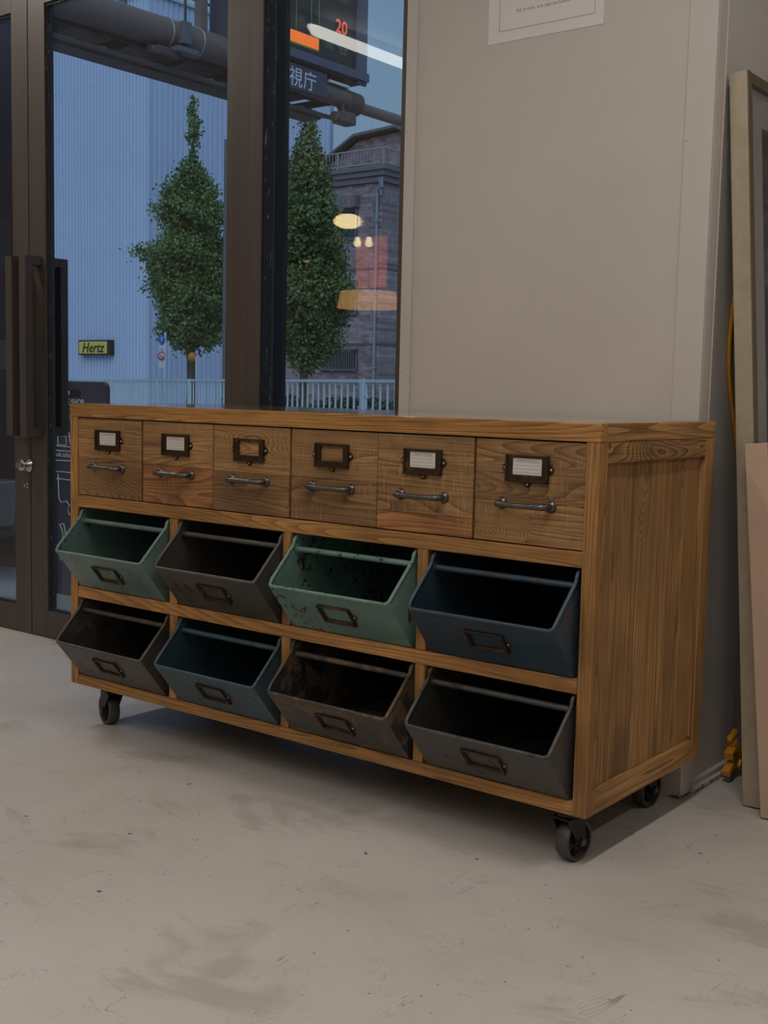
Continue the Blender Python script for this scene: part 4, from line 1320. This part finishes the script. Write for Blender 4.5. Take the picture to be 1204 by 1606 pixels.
for y in (10.93, 11.25, 11.42): bx(b_, bxx+.014, bxx+.017, y, y+.008, 5.84, 7.6)
bx(b_, bxx+.014, bxx+.017, 10.55, 11.43, 5.820, 5.832)
obj('green_outline', b_, led('led_green', (.10, .22, .05), .45), ib_)
b_ = bmesh.new()
for s, y, z, sz in (('高', 11.66, 5.92, .22), ('谷', 11.98, 5.92, .22), ('首', 11.66, 6.66, .24), ('都', 11.98, 6.66, .24)):
    merge(b_, text_bm(s, sz, face_px(bxx+.014, y, z), .001))
obj('green_lettering', b_, led('led_green_dim', (.045, .085, .045), .40), ib_)
obj('red_number', text_bm('20', .27, face_px(bxx+.014, 11.93, 6.20), .001, bold=.003), led('led_red', (.85, .10, .04), .65), ib_)
pp = thing('name_plate', 'dark plate with white characters below the traffic board', 'sign', (GX+.3, 11, 5.1))
obj('plate', box(GX+.16, GX+.20, 9.7, 11.58, 5.19, 5.53, bev=.004), plain('plate_navy', (.055, .060, .085), .5), pp)
obj('lettering', text_bm('警視庁', .29, face_px(GX+.202, 10.905, 5.245), .001, space=1.08), plain('plate_white', (.62, .66, .75), .5), pp)
obj('bracket', box(GX-.02, GX+.159, 10.0, 11.4, 5.30, 5.36), GAND, pp)
obj('light_strip', box(GX+.16, GX+.20, 11.64, 12.10, 5.44, 5.475), plain('white_strip', (.6, .62, .66), .5), pp)
obj('strip_bracket', box(GX+.05, GX+.1595, 11.585, 12.10, 5.44, 5.475), GAND, pp)

# ------------------------------------------------------------------ street poles and signs
up_ = bmesh.new(); tube(up_, [(-15.75, 16.0, -.02), (-15.78, 16.0, 6.08)], [.10, .075], 12)
poo = obj('utility_pole', up_, plain('pole_grey', (.12, .125, .14), .7), base=(-15.75, 16, -.02), smooth=True)
tag(poo, 'plain grey utility pole right of the bushy tree', 'pole')
WHT = plain('sign_white', (.45, .50, .55), .5)
BLU = plain('sign_blue', (.03, .12, .42), .5)
RED = plain('sign_red', (.50, .06, .05), .5)
ORA = plain('sign_orange', (.42, .17, .05), .5)
ts = thing('traffic_sign', 'post with a blue round sign above a red ringed round sign', 'traffic sign', (-16.60, 15.0, -.02))
b_ = bmesh.new(); tube(b_, [(-16.60, 15.03, -.02), (-16.60, 15.03, 2.05)], .022, 8); obj('post', b_, WHT, ts)
def disc(x, y, z, r, m, parent, name, thk=.006):
    b = bmesh.new(); lathe(b, [(0, thk), (r, thk), (r, 0), (0, 0)], 24, Matrix.Translation((x, y, z)) @ Matrix.Rotation(math.radians(38), 4, 'Z') @ Matrix.Rotation(PI/2, 4, 'X'))
    return obj(name, b, m, parent)
dv = Vector((.617, -.787, 0))
def sdisc(z, r, m, name, k_): 
    p = Vector((-16.665, 15.0, z))+dv*(.03+.008*k_); return disc(p.x, p.y, p.z, r, m, ts, name)
sdisc(1.90, .085, BLU, 'blue_disc', 0)
sdisc(1.915, .020, WHT, 'white_figure', 1)
b_ = bmesh.new(); p = Vector((-16.665, 15.0, 1.87))+dv*.045; b_ = blk(p, .03, .006, .06, 0); b_.transform(Matrix.Identity(4)); obj('white_figure', b_, WHT, ts)
sdisc(1.55, .088, RED, 'red_ring', 0); sdisc(1.55, .064, WHT, 'white_disc', 1)
b_ = bmesh.new(); p = Vector((-16.665, 15.0, 1.55))+dv*.048
t = bmesh.new(); bx(t, -.06, .06, -.003, .003, -.010, .010); t.transform(Matrix.Translation(p) @ Matrix.Rotation(math.radians(38), 4, 'Z') @ Matrix.Rotation(math.radians(40), 4, 'Y')); obj('red_bar', t, RED, ts)
for z0, z1 in ((1.70, 1.78), (1.30, 1.43)):
    t = bmesh.new(); bx(t, -.065, .065, -.004, .004, z0, z1); p = Vector((-16.665, 15.0, 0))+dv*.03; t.transform(Matrix.Translation(p) @ Matrix.Rotation(math.radians(38), 4, 'Z')); obj('plate', t, WHT, ts)
ts2 = thing('traffic_sign', 'small orange round sign on a thin white post beside the tree trunk', 'traffic sign', (-17.85, 17.0, -.02))
b_ = bmesh.new(); tube(b_, [(-17.80, 17.03, -.02), (-17.80, 17.03, 1.62)], .020, 8); obj('post', b_, WHT, ts2)
disc(-17.88, 16.98, 1.60, .11, ORA, ts2, 'orange_disc')
